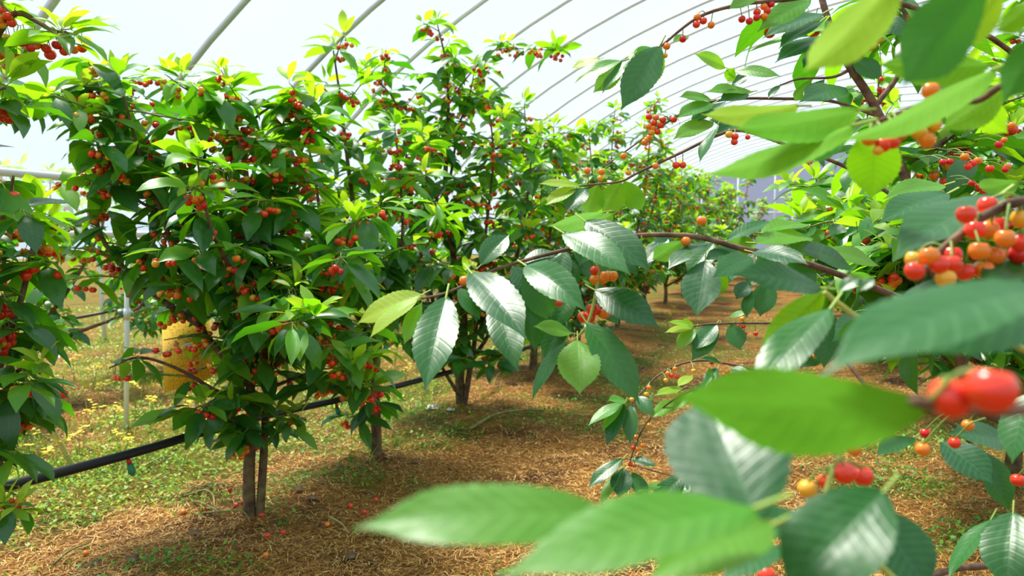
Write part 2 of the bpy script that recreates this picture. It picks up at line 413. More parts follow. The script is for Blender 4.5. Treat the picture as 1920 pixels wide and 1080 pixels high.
        if s.prune and s.leaves:
            pos = np.array([l[0] + l[1][:, 1] * l[2] * .5 for l in s.leaves]); x, y, d = proj(pos); keep = np.ones(len(pos), bool)
            for x0, y0, x1, y1, fr_ in s.prune: keep &= ~((x > x0) & (x < x1) & (y > y0) & (y < y1) & (s.rg.random(len(x)) < fr_))
            s.leaves = [l for l, k in zip(s.leaves, keep) if k]
            if s.cherries:
                x, y, d = proj(np.array([c[0] for c in s.cherries])); keep = np.ones(len(x), bool)
                for x0, y0, x1, y1, fr_ in s.prune: keep &= ~((x > x0) & (x < x1) & (y > y0) & (y < y1) & (fr_ > .85))
                s.cherries = [c for c, k in zip(s.cherries, keep) if k]
        # leaves: the ones that show largest are parts, the rest one part
        if s.leaves:
            pos = np.array([l[0] for l in s.leaves]); fr = np.array([l[1] for l in s.leaves]); L = np.array([l[2] for l in s.leaves])
            mid = pos + fr[:, :, 1] * L[:, None] * .5
            x, y, d = proj(mid)
            view = mid - np.array([0, 0, CAMH]); view /= np.linalg.norm(view, axis=1)[:, None]
            face = .35 + np.abs((view * fr[:, :, 2]).sum(1))
            cdist = np.linalg.norm(b[:2]) + .0
            score = L / np.maximum(d, .1) * face * np.exp(-(np.linalg.norm(mid[:, :2], axis=1) - cdist) * 1.5)
            score[(x < -30) | (x > 1950) | (y < -30) | (y > 1110) | (d < .1)] = -1
            order = np.argsort(-score); own = [i for i in order[:max_leaf] if score[i] > 0]
            rest = np.setdiff1d(np.arange(len(L)), own)
            for i in own:
                p, f3, l, sh, mt = s.leaves[i]
                m = Matrix.Identity(4)
                for a in range(3):
                    for c in range(3): m[a][c] = float(f3[a, c] * l)
                    m[a][3] = float(p[a] - b[a])
                link('leaf', LEAF_ME[(sh, mt)], root, m)
            if len(rest):
                VV, FF, UU, RR, MI = [], [], [], [], []; o = 0
                src = SHAPES_LO if lo else SHAPES
                for i in rest:
                    p, f3, l, sh, mt = s.leaves[i]; a = src[sh]
                    VV.append((a[0] * l) @ f3.T + (p - b)); FF.append(a[1] + o); UU.append(a[2]); o += len(a[0])
                    RR.append(np.full(len(a[0]), s.rg.random())); MI.append(np.full(len(a[1]), LEAF_MATS.index(mt)))
                me = mesh_from('foliage', np.vstack(VV), np.vstack(FF), [M[k] for k in LEAF_MATS], np.concatenate(MI), np.vstack(UU), np.concatenate(RR))
                link('foliage', me, root, kind='stuff')
        for p, f3, arr, mt in s.hero:
            m = Matrix.Identity(4)
            for a in range(3):
                for c in range(3): m[a][c] = float(f3[a, c])
                m[a][3] = float(p[a] - b[a])
            link('leaf', mesh_from('leaf_blade', arr[0], arr[1], [M[mt], M['petiole']], arr[3], arr[2]), root, m)
        if s.cherries:
            pos = np.array([c[0] for c in s.cherries]); x, y, d = proj(pos)
            sc = np.exp(-np.linalg.norm(pos[:, :2], axis=1)); sc[(x < -10) | (x > 1930) | (y < -10) | (y > 1090) | (d < .1)] = -1
            order = np.argsort(-sc); own = [i for i in order[:max_ch] if sc[i] > 0]; rest = np.setdiff1d(np.arange(len(pos)), own)
            for i in own:
                p, r, k = s.cherries[i]
                m = Matrix.Translation(Vector(p - b)) @ Matrix.Rotation(s.rg.uniform(0, 6.28), 4, 'Z') @ Matrix.Rotation(s.rg.normal(0, .18), 4, 'X') @ Matrix.Scale(r, 4)
                link('cherry', CH_ME[k], root, m)
            if len(rest):
                V, F, _ = cherry_arrays(7, 5, False); V = np.array(V)
                F4 = np.array([q if len(q) == 4 else (*q, q[2]) for q in F])
                VV, FF, MI = [], [], []; o = 0
                for i in rest:
                    p, r, k = s.cherries[i]; VV.append(V * r + (p - b)); FF.append(F4 + o); MI.append(np.full(len(F4), 'rdoy'.index(k))); o += len(V)
                me = mesh_from('cherries', np.vstack(VV), fix_tris(np.vstack(FF)), [M[CH[k]] for k in 'rdoy'], np.concatenate(MI))
                link('fruit', me, root, kind='stuff')
        for p, r, k, q in s.hero_ch:
            m = Matrix.Translation(Vector(p - b)) @ Matrix.Rotation(s.rg.uniform(0, 6.28), 4, 'Z') @ Matrix.Rotation(s.rg.normal(0, .15), 4, 'X') @ Matrix.Scale(r, 4)
            c = link('cherry', CH_BIG[k], root, m)
            t = p + np.array([0, 0, r * .6]); mid = (t + q) / 2 + np.array([0, 0, .006])
            st = tube_mesh('stalk', [(smooth_path([t, mid, q], 4), (.0011, .0009, .0013))], M['stalk'], 5, p)
            so = link('stalk', st, c); so.matrix_parent_inverse = (m @ Matrix.Identity(4)).to_3x3().to_4x4().inverted()
        return root

# ---------------------------------------------------------------- ground
TH = 0.292
AX = np.array([math.sin(TH), math.cos(TH)]); LT = np.array([math.cos(TH), -math.sin(TH)])
def hash_noise(x, y, sc, seed):
    """smooth value noise on arrays"""
    rg = np.random.default_rng(seed); g = rg.random((128, 128))
    x = x * sc; y = y * sc; i = np.floor(x).astype(int); j = np.floor(y).astype(int); fx = x - i; fy = y - j
    fx = fx*fx*(3-2*fx); fy = fy*fy*(3-2*fy)
    a = g[i % 128, j % 128]; b = g[(i+1) % 128, j % 128]; c = g[i % 128, (j+1) % 128]; d = g[(i+1) % 128, (j+1) % 128]
    return (a*(1-fx) + b*fx)*(1-fy) + (c*(1-fx) + d*fx)*fy
def gh(x, y):
    x = np.asarray(x, float); y = np.asarray(y, float)
    near = np.exp(-np.maximum(0, y - 6) / 5)
    z = (hash_noise(x, y, 1.3, 1) - .5) * .05 + (hash_noise(x, y, 5, 2) - .5) * .03 * near + (hash_noise(x, y, 14, 3) - .5) * .016 * near
    row = (x - (-2.21 + .39 * y)) * .93                        # a low ridge under each row of trees
    row2 = (x - (1.0 + .39 * y)) * .93
    return z + .05 * np.exp(-(row/.45)**2) + .05 * np.exp(-(row2/.45)**2) - .02
def green_amount(x, y):
    g = hash_noise(x, y, 1.1, 11) * .5 + hash_noise(x, y, 3.3, 12) * .55 + hash_noise(x, y, 9, 13) * .35
    u = x - (-2.21 + .39 * y)
    left = 1 / (1 + np.exp((u + .35) * 5))
    return g + .30 * left - .04
def build_ground():
    ys = np.concatenate([np.linspace(-14, .1, 25), np.linspace(.2, 7, 150), np.linspace(7.2, 45, 70)])
    xs = np.concatenate([np.linspace(-24, -5.2, 24), np.linspace(-5, 5, 170), np.linspace(5.3, 30, 30)])
    X, Y = np.meshgrid(xs, ys); Z = gh(X, Y)
    V = np.stack([X, Y, Z], -1).reshape(-1, 3); nx, ny = len(xs), len(ys)
    i = np.arange(ny - 1)[:, None] * nx; j = np.arange(nx - 1)[None]
    F = np.stack([i + j, i + j + 1, i + nx + j + 1, i + nx + j], -1).reshape(-1, 4)
    m, nt, out = nodes('straw_mulch')
    tc = N(nt, 'ShaderNodeTexCoord'); co = tc.outputs['Object']
    n1 = N(nt, 'ShaderNodeTexNoise', {'Vector': co, 'Scale': 45.0, 'Detail': 6.0, 'Roughness': .7, 'Distortion': 1.5})
    n2 = N(nt, 'ShaderNodeTexNoise', {'Vector': co, 'Scale': 2.2, 'Detail': 5.0, 'Roughness': .6})
    n3 = N(nt, 'ShaderNodeTexNoise', {'Vector': co, 'Scale': 150.0, 'Detail': 3.0})
    straw = ramp(nt, n1.outputs[0], [(.34, (.05, .016, .006)), (.44, (.36, .135, .025)), (.55, (.66, .31, .055)), (.70, (.90, .58, .17))])  # darkest stop paints shade into the gaps between straws
    soil = ramp(nt, n1.outputs[0], [(.35, (.02, .008, .005)), (.65, (.24, .09, .03))])
    c = mixc(nt, ramp(nt, n2.outputs[0], [(.50, (0, 0, 0)), (.66, (1, 1, 1))]), straw, soil)
    at = N(nt, 'ShaderNodeAttribute'); at.attribute_name = 'green'
    gn = math_(nt, 'ADD', at.outputs['Fac'], math_(nt, 'MULTIPLY_ADD', n1.outputs[0], .9, -.45))
    gcol = ramp(nt, n3.outputs[0], [(.35, (.06, .13, .008)), (.6, (.28, .36, .02)), (.8, (.55, .55, .05))])
    c = mixc(nt, math_(nt, 'MULTIPLY', ramp(nt, gn, [(.72, (0, 0, 0)), (.95, (1, 1, 1))]), .6), c, gcol)
    hgt = math_(nt, 'ADD', n1.outputs[0], math_(nt, 'MULTIPLY', n3.outputs[0], .5))
    bp = N(nt, 'ShaderNodeBump', {'Height': hgt, 'Strength': 1.0, 'Distance': .06})
    pb = N(nt, 'ShaderNodeBsdfPrincipled', {'Base Color': c, 'Roughness': .85, 'Specular IOR Level': .2, 'Normal': bp.outputs[0]})
    nt.links.new(pb.outputs[0], out.inputs[0])
    me = mesh_from('floor', V, F, [m])
    a = me.attributes.new('green', 'FLOAT', 'POINT'); a.data.foreach_set('value', green_amount(X, Y).ravel().astype(np.float32))
    return link('floor', me, kind='structure', label='straw and leaf mulched soil with patches of green weeds')
floor = build_ground()

# ---------------------------------------------------------------- greenhouse shell
K = 1.4
U0, W, ZS, RR_, T0, SP = 2.605*K, 5.30*K, 1.15 + (.321-1.15)*K, 2.914*K, 1.755*K, .629*K
def hp(phi, t):
    u = U0 - W * np.cos(phi); z = ZS + RR_ * np.sin(phi)
    xy = np.multiply.outer(u, LT) + np.multiply.outer(np.ones_like(u) * t, AX) if np.ndim(u) else u * LT + t * AX
    return np.concatenate([xy, np.reshape(z, (-1, 1))], 1) if np.ndim(u) else np.array([*xy, z])
PH0 = math.asin((1.22 - ZS) / RR_)
TEND = 27.0
ph = np.linspace(PH0, math.pi - PH0, 40); ts = np.linspace(-9, TEND, 44)
V = np.vstack([hp(ph, t) * 1.0 for t in ts]); n = len(ph)
V[:, 2] += .022
i = np.arange(len(ts) - 1)[:, None] * n; j = np.arange(n - 1)[None]
ceiling = link('ceiling', mesh_from('ceiling', V, np.stack([i+j, i+j+1, i+n+j+1, i+n+j], -1).reshape(-1, 4), [M['film']]), kind='structure',
               label='white translucent greenhouse film over curved steel hoops')
for k in range(-12, 28):
    t = T0 + k * SP
    if t > TEND: break
    phh = np.linspace(PH0 - .02, math.pi - PH0 + .02, 48)
    link('hoop', tube_mesh('hoop', [(hp(phh, t), .019 if k < 4 else .017)], M['steel' if k < 3 else 'white_tube'], 8), ceiling)
pr = math.asin((1.47 - ZS) / RR_)
for p0 in (pr, math.pi - pr, PH0 - .01, math.pi - PH0 + .01):
    link('rail', tube_mesh('rail', [(np.array([hp(p0, -1.0) + (0, 0, -.03), hp(p0, TEND) + (0, 0, -.03)]), .02)], M['white_tube'], 8), ceiling)
# end wall of the tunnel
ph = np.linspace(.02, math.pi - .02, 30); arc = hp(ph, TEND); arc[:, 2] -= .02
wb = link('wall_back', mesh_from('wall_back', np.vstack([arc, [[*(U0*LT + TEND*AX), 0]]]), [(i, i+1, 30) for i in range(29)], [M['end_film']], smooth=False), kind='structure',
          label='grey end wall of film at the far end of the tunnel')
for uu in (-2.4, -1.2, 0, 1.2, 2.4, 3.6, 5.0, 6.4):
    b = (uu * LT + (TEND - .06) * AX); h = ZS + RR_ * math.sqrt(max(0, 1 - ((uu - U0)/W)**2))
    link('post', tube_mesh('post', [(np.array([[*b, -.05], [*b, h - .03]]), .03)], M['white_tube'], 8), wb)
a, b = -2.9*LT + (TEND - .06)*AX, 9*LT + (TEND - .06)*AX
link('rail', tube_mesh('rail', [(np.array([[*a, 1.9], [*b, 1.9]]), .03)], M['white_tube'], 8), wb)

# ---------------------------------------------------------------- row of trees on the far side of the aisle
LEFT_GROUP = 'cherry trees in the row left of the aisle'
def onrow(d, off=-2.21): return np.array([off + .39 * d, d])
def base_at(x, y): return np.array([x, y, float(gh(x, y))])
def px(lst, d0, d1=None):
    d1 = d0 if d1 is None else d1
    return [P(q[0], q[1], q[2] if len(q) > 2 else d0 + (d1 - d0) * i / max(1, len(lst) - 1)) for i, q in enumerate(lst)]

b = P(475, 975, 3.0); t1 = Tree(base_at(b[0], b[1]), 'twin-stemmed cherry tree in front of the yellow trap, black pipe behind its trunk', 101, LEFT_GROUP)
t1.scaffold(px([(468, 990), (467, 880), (472, 780), (468, 700), (466, 560), (467, 440), (462, 330), (448, 255), (425, 175)], 3.0), .026, .005, start=.36, step=.085, part='trunk', fr=.75)
t1.scaffold(px([(486, 985), (494, 860), (500, 740), (508, 640), (505, 560), (520, 470), (545, 390), (560, 300), (585, 235)], 3.0, 3.15), .018, .005, start=.38, step=.085, part='trunk')
t1.scaffold(px([(468, 720), (420, 670), (375, 610), (350, 540), (325, 470), (300, 390), (265, 300), (240, 210), (225, 150)], 3.0, 2.85), .016, .004, start=.15, step=.075)
t1.scaffold(px([(466, 600), (445, 510), (428, 440), (410, 380), (385, 300), (370, 220), (345, 150)], 3.0, 3.25), .015, .004, start=.2, step=.08, fr=.75)
t1.scaffold(px([(500, 700), (560, 640), (600, 560), (640, 480), (660, 420)], 3.0, 2.8), .012, .004, step=.08)
t1.scaffold(px([(470, 770), (400, 730), (330, 690), (260, 670), (205, 690)], 3.0, 2.7), .010, .003, step=.08, latlen=(.1, .22), fr=.35)
t1.scaffold(px([(375, 610), (300, 560), (230, 500), (185, 430), (180, 340), (205, 230), (205, 150)], 2.95, 3.1), .014, .004, start=.25, step=.08)
t1.scaffold(px([(500, 730), (570, 705), (630, 715), (690, 730)], 3.0, 2.85), .008, .003, step=.08, latlen=(.08, .2))
t1.scaffold(px([(466, 640, 3.0), (490, 600, 2.75), (540, 590, 2.55), (590, 600, 2.4)], 3), .009, .003, step=.085, latlen=(.1, .2))
t1.scaffold(px([(468, 600, 3.0), (440, 520, 2.75), (400, 440, 2.6), (380, 360, 2.55), (370, 300, 2.5)], 3), .010, .003, step=.09, latlen=(.1, .22))
t1.scaffold(px([(475, 760), (440, 740), (420, 750), (385, 760)], 2.95, 2.75), .007, .003, step=.08, latlen=(.06, .16), fr=.3)
t1.scaffold(px([(205, 230), (160, 190), (110, 180), (70, 200)], 3.05, 2.9), .007, .003, step=.08, latlen=(.08, .18))
t1.scaffold(px([(468, 560), (480, 470), (500, 380), (520, 300), (530, 220)], 3.0, 3.3), .012, .003, step=.085)
t1.scaffold(px([(468, 850), (450, 800), (425, 780), (412, 810)], 2.97, 2.85), .005, .002, start=.2, step=.07, latlen=(.04, .1), fr=.1, nros=4, size=.12)
t1.scaffold(px([(492, 840), (515, 790), (545, 780), (560, 800)], 3.0, 2.9), .005, .002, start=.2, step=.08, latlen=(.04, .1), fr=.3, nros=3, size=.12)
t1.scaffold(px([(470, 700), (500, 640), (560, 600), (620, 640), (660, 690)], 3.0, 2.7), .008, .003, start=.2, step=.08, latlen=(.08, .2))
t1.scaffold(px([(425, 300), (480, 220), (540, 190), (590, 200)], 3.1, 3.0), .007, .003, start=.1, step=.08, latlen=(.1, .25))
t1.scaffold(px([(300, 400), (240, 360), (190, 280), (150, 220)], 2.95, 2.8), .007, .003, start=.1, step=.08, latlen=(.1, .22))
t1.prune = [(-10, 215, 125, 335, .95), (290, 590, 420, 730, .8), (130, 540, 300, 800, .72), (560, 740, 720, 830, .5), (160, 420, 300, 560, .35)]
t1.finish()

b = P(705, 862, 3.83); t2 = Tree(base_at(b[0], b[1]), 'slim single-trunked cherry tree just behind the twin-stemmed one', 102, LEFT_GROUP)
t2.scaffold(px([(706, 875), (705, 800), (703, 720), (705, 640), (690, 540), (670, 430), (655, 330), (640, 200), (625, 95)], 3.83, 3.75), .030, .004, start=.33, step=.1, part='trunk')
t2.scaffold(px([(705, 640), (650, 560), (610, 450), (590, 330), (575, 260)], 3.83, 3.6), .016, .004, step=.09)
t2.scaffold(px([(705, 620), (740, 540), (755, 440), (750, 330), (740, 240)], 3.83, 3.9), .014, .004, step=.1)
t2.scaffold(px([(703, 700), (670, 670), (640, 640), (600, 640)], 3.83, 3.5), .010, .003, step=.09)
t2.scaffold(px([(705, 640), (730, 560), (790, 480), (820, 420)], 3.8, 3.5), .010, .003, step=.1)
t2.scaffold(px([(706, 810), (690, 760), (675, 735), (655, 720)], 3.8, 3.6), .007, .003, step=.1, latlen=(.06, .14))
t2.finish()

b = P(868, 768, 4.95); t3 = Tree(base_at(b[0], b[1]), 'tallest cherry tree in the left row, with a pointed top', 103, LEFT_GROUP)
t3.scaffold(px([(865, 775), (862, 700), (870, 600), (850, 480), (835, 360), (840, 230), (838, 130), (820, 45)], 4.95), .035, .004, start=.2, step=.09, part='trunk')
t3.scaffold(px([(870, 760), (880, 700), (890, 640), (900, 520), (915, 400), (925, 290), (915, 190)], 4.95, 4.8), .022, .004, start=.25, step=.09, fr=.75)
t3.scaffold(px([(862, 690), (830, 620), (800, 520), (775, 400), (760, 280), (740, 190), (690, 135)], 4.95, 4.7), .018, .004, start=.3, step=.095)
t3.scaffold(px([(860, 740), (835, 700), (800, 640), (740, 560), (700, 480)], 4.9, 4.6), .014, .004, step=.1)
t3.scaffold(px([(875, 690), (920, 620), (960, 520), (985, 400), (995, 310), (1010, 260)], 4.95, 4.9), .016, .004, step=.09, fr=.8)
t3.scaffold(px([(838, 200), (880, 140), (930, 95), (990, 92), (1045, 95)], 4.95, 4.85), .006, .002, start=.35, step=.14, latlen=(.05, .1), fr=.8, nros=3)
t3.scaffold(px([(850, 480), (830, 400), (800, 330), (790, 260)], 4.9, 4.4), .012, .003, step=.1)
t3.scaffold(px([(870, 680), (900, 660), (940, 670), (975, 650)], 4.9, 4.6), .010, .003, step=.1, latlen=(.08, .2))
t3.scaffold(px([(845, 330), (860, 240), (880, 180), (890, 130)], 4.95, 5.1), .010, .003, step=.1)
t3.finish()

b = np.array([-1.52, 1.95]); t0 = Tree(base_at(*b), 'cherry tree cut off by the left edge, branch of fruit in the top corner', 104, LEFT_GROUP)
bp_ = t0.base
t0.trunks.append((smooth_path([bp_ - (0, 0, .05), bp_ + (.01, .02, .3), bp_ + (.0, .02, .55)], 4), (.035, .03, .026)))
tp = bp_ + np.array([0, .02, .53])
t0.scaffold([tp, *px([(-60, 500), (-40, 300), (-30, 130), (20, 30), (70, 40), (115, 75)], 1.95, 1.85)], .018, .004, start=.2, step=.1, size=.145, latlen=(.08, .2))
t0.scaffold([tp, *px([(-20, 740), (10, 640), (40, 560), (60, 470), (70, 410)], 1.98, 2.05)], .014, .004, start=.1, step=.075, size=.155, latlen=(.08, .22))
t0.scaffold([tp, *px([(-40, 760), (0, 720), (45, 690), (75, 700)], 1.95, 1.9)], .010, .003, start=.1, step=.07, size=.145, latlen=(.06, .15))
t0.scaffold([tp, *px([(-80, 860), (-40, 850), (0, 860), (8, 940), (10, 960)], 1.95, 1.8)], .008, .002, start=.2, step=.1, size=.1, latlen=(.04, .08), fr=.2, nros=3)
t0.scaffold([tp, *px([(-80, 560), (-30, 450), (10, 400), (25, 330)], 1.95, 1.8)], .010, .003, step=.09, size=.145, latlen=(.08, .18))
t0.scaffold([tp, *px([(-10, 820), (20, 770), (60, 750), (90, 745)], 2.0, 2.1)], .008, .003, start=.1, step=.08, size=.145, latlen=(.06, .12), fr=.3)
t0.scaffold([tp, *px([(-100, 400), (-70, 240), (-30, 180), (10, 165)], 1.95, 1.8)], .008, .003, start=.5, step=.1, size=.145, latlen=(.05, .12))
t0.prune = [(-40, 225, 180, 345, .97), (45, 130, 180, 345, .8), (120, 300, 400, 1080, .9), (110, 560, 160, 1080, .6)]
t0.finish()

# further along the row
ORD = ['fourth', 'fifth', 'sixth', 'seventh', 'eighth', 'ninth', 'tenth', 'eleventh', 'twelfth', 'thirteenth', 'fourteenth', 'fifteenth', 'sixteenth']
specs = [(6.1, 2.15, .7), (7.3, 2.1, .7), (8.9, 2.6, .65), (10.4, 2.2, .8), (12.0, 2.2, .85), (13.7, 2.3, .9), (15.5, 2.3, .9), (17.5, 2.4, .95), (19.7, 2.4, 1.), (22.0, 2.5, 1.)]
for i, (d, h, rad) in enumerate(specs):
    q = onrow(d); far = d > 10
    t = Tree(base_at(*q), ORD[i] + ' cherry tree along the row left of the aisle, counted from the front', 200 + i, LEFT_GROUP)
    t.frad = .0135 if not far else .0165
    t.vase(h, rad, 6 if not far else 5, trunk_h=.3, r0=.028, latlen=(.16, .42), step=.1 if not far else .14, fr=.85 if not far else .95, size=.16 if not far else .18, nros=5, mix=(.5, .12, .26, .12) if not far else (.35, .1, .35, .2))
    t.finish(max_leaf=300 if d < 8 else (200 if d < 9 else 0), max_ch=200 if d < 8 else 0)

# trees of the neighbouring tunnel, seen under the open side
SIDE_GROUP = 'cherry trees beyond the open side of the tunnel'
SIDE = ['short cherry tree outside the open side, behind the tree at the left edge', 'cherry tree outside the open side, beyond the thin white posts',
        'cherry tree outside the open side, behind the yellow trap', 'cherry tree outside the open side, behind the slim trunk', 'farthest cherry tree outside the open side, behind the tallest tree']
for i, (d, off, h) in enumerate([(5.0, -5.35, 1.75), (6.6, -5.5, 1.8), (8.2, -5.65, 1.7), (9.9, -5.8, 1.7), (11.8, -5.95, 1.7)]):
    q = onrow(d, off)
    t = Tree(base_at(*q), SIDE[i], 300 + i, SIDE_GROUP)
    t.vase(h, .85, 6, trunk_h=.35, r0=.026, step=.13, fr=.5, size=.14, nros=5); t.finish(max_leaf=150 if d < 7 else 0, max_ch=60 if d < 7 else 0)

# ---------------------------------------------------------------- row of trees on the near side of the aisle (farther ones)
RIGHT_GROUP = 'cherry trees in the row right of the aisle'
RSPEC = [(3.3, 2.25, 2.2, .8), (4.9, 2.86, 2.1, .8), (6.6, 3.30, 2.0, .85), (8.6, 4.0, 1.9, .9), (11., 4.9, 1.8, .95), (14., 6.1, 1.8, .95), (18, 7.7, 1.8, 1.), (22., 9.2, 1.9, 1.)]
for i, (d, x, h, rad) in enumerate(RSPEC):
    t = Tree(base_at(x, d), ['third', 'fourth', 'fifth', 'sixth', 'seventh', 'eighth', 'ninth', 'tenth'][i] + ' cherry tree along the row right of the aisle, counted from the front', 400 + i, RIGHT_GROUP)
    t.vase(h, rad, 7 if d < 6 else 5, trunk_h=.35, r0=.03, step=.085 if d < 6 else .14, fr=.5, size=.155, nros=5); t.finish(max_leaf=300 if d < 7 else 0, max_ch=150 if d < 7 else 0)

# ---------------------------------------------------------------- the two near trees whose branches hang into view
MT = {'m': 'hero_m', 'f': 'hero_f', 'y': 'hero_y'}
def hero(tree, bx, by, tx, ty, wpx, d0, d1=None, roll=0.0, mat='m', fold=.2, curl=.35, under=False, seed=None, pet=.14, tilt=.12):
    """a leaf from its stalk end to its tip; wpx is its width in the photograph, roll turns it about its length"""
    d1 = d0 if d1 is None else d1
    if not under: d1 = d1 - tilt * (ty - by) / FPX * d0
    a, t = P(bx, by, d0), P(tx, ty, d1); L = np.linalg.norm(t - a); dirn = (t - a) / L
    view = np.array([0, 0, CAMH]) - (a + t) / 2; view /= np.linalg.norm(view)
    n = view - dirn * np.dot(view, dirn); n /= np.linalg.norm(n); side = np.cross(dirn, n)
    rr = R(roll)
    # turned about its length, with the upper side kept towards the sky where it can be
    up = 1 if side[2] >= 0 else -1
    n2 = n * math.cos(rr) + side * up * math.sin(rr)
    if under: n2 = -n2
    wtrue = wpx / FPX * (d0 + d1) / 2 / max(.35, abs(math.cos(rr))) / L
    wtrue = min(.66, max(.3, wtrue))
    sd = seed if seed is not None else int(abs(bx * 7 + ty * 13)) % 9999
    chord = 1.0 - curl ** 2 * .10
    arr = leaf_arrays(28, 4, w=wtrue * 1.05, fold=fold, curl=curl, wave=.012, quilt=.0020, serr=.03, twist=0, petiole=pet, seed=sd)
    V = arr[0].copy()
    # lay the chord of the curved blade along the wanted line
    tip = V[28 * 9 + 4]; ang = math.atan2(tip[2], tip[1]); c, s = math.cos(-ang), math.sin(-ang)
    y, z = V[:, 1] * c - V[:, 2] * s, V[:, 1] * s + V[:, 2] * c
    V[:, 1], V[:, 2] = y, z
    V *= L / math.hypot(tip[1], tip[2])
    tree.hero.append((a, frame(dirn, n2), (V, arr[1], arr[2], arr[3]), MT[mat]))
def hcherry(tree, x, y, dia, d, k, branches, lim=.09):
    p = P(x, y, d); r = dia / FPX * d / 2
    best, bq = 1e9, None
    for pts in branches:
        c = np.asarray(pts); v = p + np.array([0, 0, .03]) - c; dd = (v ** 2).sum(1); i = int(np.argmin(dd))
        if dd[i] < best: best, bq = dd[i], c[i]
    if best > lim ** 2:
        dv = bq - p; bq = p + dv / np.linalg.norm(dv) * .05 + np.array([0, 0, .02])
    tree.hero_ch.append((p, r, k, bq))

# R1: the tree whose in-focus branch crosses the middle of the picture
r1 = Tree(base_at(1.72, 1.95), 'second cherry tree right of the aisle, its sharp leafy branch reaching mid-picture', 501, RIGHT_GROUP)
B = r1.base
r1.trunks.append((smooth_path([B - (0, 0, .05), B + (-.01, 0, .3), B + (-.03, 0, .62)], 4), (.04, .034, .03)))
tp = B + np.array([-.03, 0, .6])
def br(tree, pts, r0, r1_, shoot=False):
    p = smooth_path(pts, 5)
    (tree.shoots if shoot else tree.branches).append((p, (r0, (r0 + r1_) / 2, r1_)))
    return p
b1 = br(r1, [tp, *px([(1960, 640, 1.6), (1800, 600, 1.4), (1640, 540, 1.22), (1500, 490, 1.15), (1390, 466, 1.15), (1300, 443, 1.16), (1180, 443, 1.17), (1075, 465, 1.18), (1000, 484, 1.18), (930, 505, 1.18), (885, 527, 1.17), (840, 548, 1.16), (790, 560, 1.15)], 1)], .0065, .0016)
b1b = br(r1, px([(1090, 462, 1.18), (1120, 500, 1.17), (1115, 560, 1.16), (1100, 610, 1.15), (1075, 640, 1.15)], 1), .0035, .002, True)
b2 = br(r1, [tp, *px([(2050, 300, 1.9), (1900, 100, 1.7), (1700, 10, 1.55), (1560, -8, 1.45), (1470, 0, 1.4), (1385, 9, 1.4), (1310, 32, 1.4), (1245, 82, 1.4), (1228, 98, 1.4)], 1)], .007, .0018)
b9 = br(r1, [tp, *px([(1860, 780, 1.8), (1790, 620, 1.75), (1745, 480, 1.72), (1700, 340, 1.7), (1640, 200, 1.7), (1590, 120, 1.7), (1560, 60, 1.72), (1530, -40, 1.75)], 1)], .015, .007)
b3 = br(r1, px([(1650, 220, 1.7), (1560, 190, 1.72), (1450, 185, 1.7), (1390, 185, 1.68), (1340, 190, 1.66), (1290, 206, 1.66), (1235, 240, 1.66), (1185, 275, 1.66), (1130, 315, 1.66)], 1), .004, .0016)
b3b = br(r1, px([(1595, 130, 1.7), (1560, 145, 1.7), (1500, 148, 1.7), (1462, 160, 1.7)], 1), .004, .0015)
b4 = br(r1, px([(1720, 400, 1.7), (1600, 320, 1.65), (1470, 270, 1.55), (1390, 245, 1.5), (1340, 256, 1.5), (1280, 285, 1.5), (1200, 322, 1.5), (1165, 340, 1.5), (1120, 345, 1.5), (1080, 350, 1.5)], 1), .0045, .0016)
b9b = br(r1, px([(1640, 200, 1.7), (1690, 130, 1.75), (1700, 60, 1.8), (1690, 0, 1.8)], 1), .007, .004)
b7 = br(r1, [B + np.array([-.02, 0, .45]), *px([(1900, 900, 1.85), (1780, 790, 1.85), (1640, 745, 1.85), (1500, 720, 1.85), (1400, 690, 1.85), (1310, 676, 1.85), (1240, 700, 1.83), (1195, 745, 1.82), (1180, 760, 1.82)], 1)], .006, .0014)
b7b = br(r1, px([(1400, 690, 1.85), (1330, 720, 1.8), (1270, 745, 1.78), (1215, 790, 1.77), (1190, 840, 1.76), (1180, 870, 1.76)], 1), .003, .0014)
b7c = br(r1, px([(1400, 690, 1.85), (1380, 800, 1.75), (1330, 880, 1.7), (1280, 895, 1.68), (1180, 870, 1.7)], 1), .0022, .0012)
b8 = br(r1, px([(1640, 745, 1.85), (1560, 650, 1.95), (1480, 610, 2.0), (1430, 606, 2.0), (1340, 607, 2.0), (1300, 612, 2.0)], 1), .005, .0018)
b10 = br(r1, px([(1900, 1000, 1.2), (1860, 1055, 1.1), (1800, 1065, 1.05), (1740, 1082, 1.0)], 1), .006, .004)
H = lambda *a, **k: hero(r1, *a, **k)
# in-focus cluster at the branch end
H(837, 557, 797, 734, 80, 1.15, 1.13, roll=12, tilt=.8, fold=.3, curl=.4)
H(791, 553, 670, 607, 40, 1.15, 1.17, roll=50, mat='y', curl=.4)
H(784, 562, 693, 634, 24, 1.14, 1.12, roll=62, mat='y', curl=.4)
H(791, 569, 758, 646, 30, 1.17, 1.18, roll=40, mat='f')
H(883, 512, 987, 637, 74, 1.14, 1.08, roll=25, tilt=.8, fold=.25, curl=.5)
H(902, 497, 955, 440, 44, 1.18, 1.2, roll=35, fold=.4)
H(985, 498, 1101, 585, 62, 1.15, 1.1, roll=20, tilt=.8, fold=.3, curl=.8)
H(980, 497, 1045, 472, 26, 1.18, 1.2, roll=55)
H(925, 555, 971, 699, 58, 1.19, 1.17, roll=10, tilt=.8, curl=.3)
H(985, 505, 1032, 605, 58, 1.2, 1.2, roll=20)
H(1010, 540, 1003, 660, 50, 1.21, 1.2, roll=10)
H(950, 520, 985, 640, 40, 1.22, 1.22, roll=25)
H(1071, 625, 1000, 612, 27, 1.13, 1.11, roll=45, mat='f')
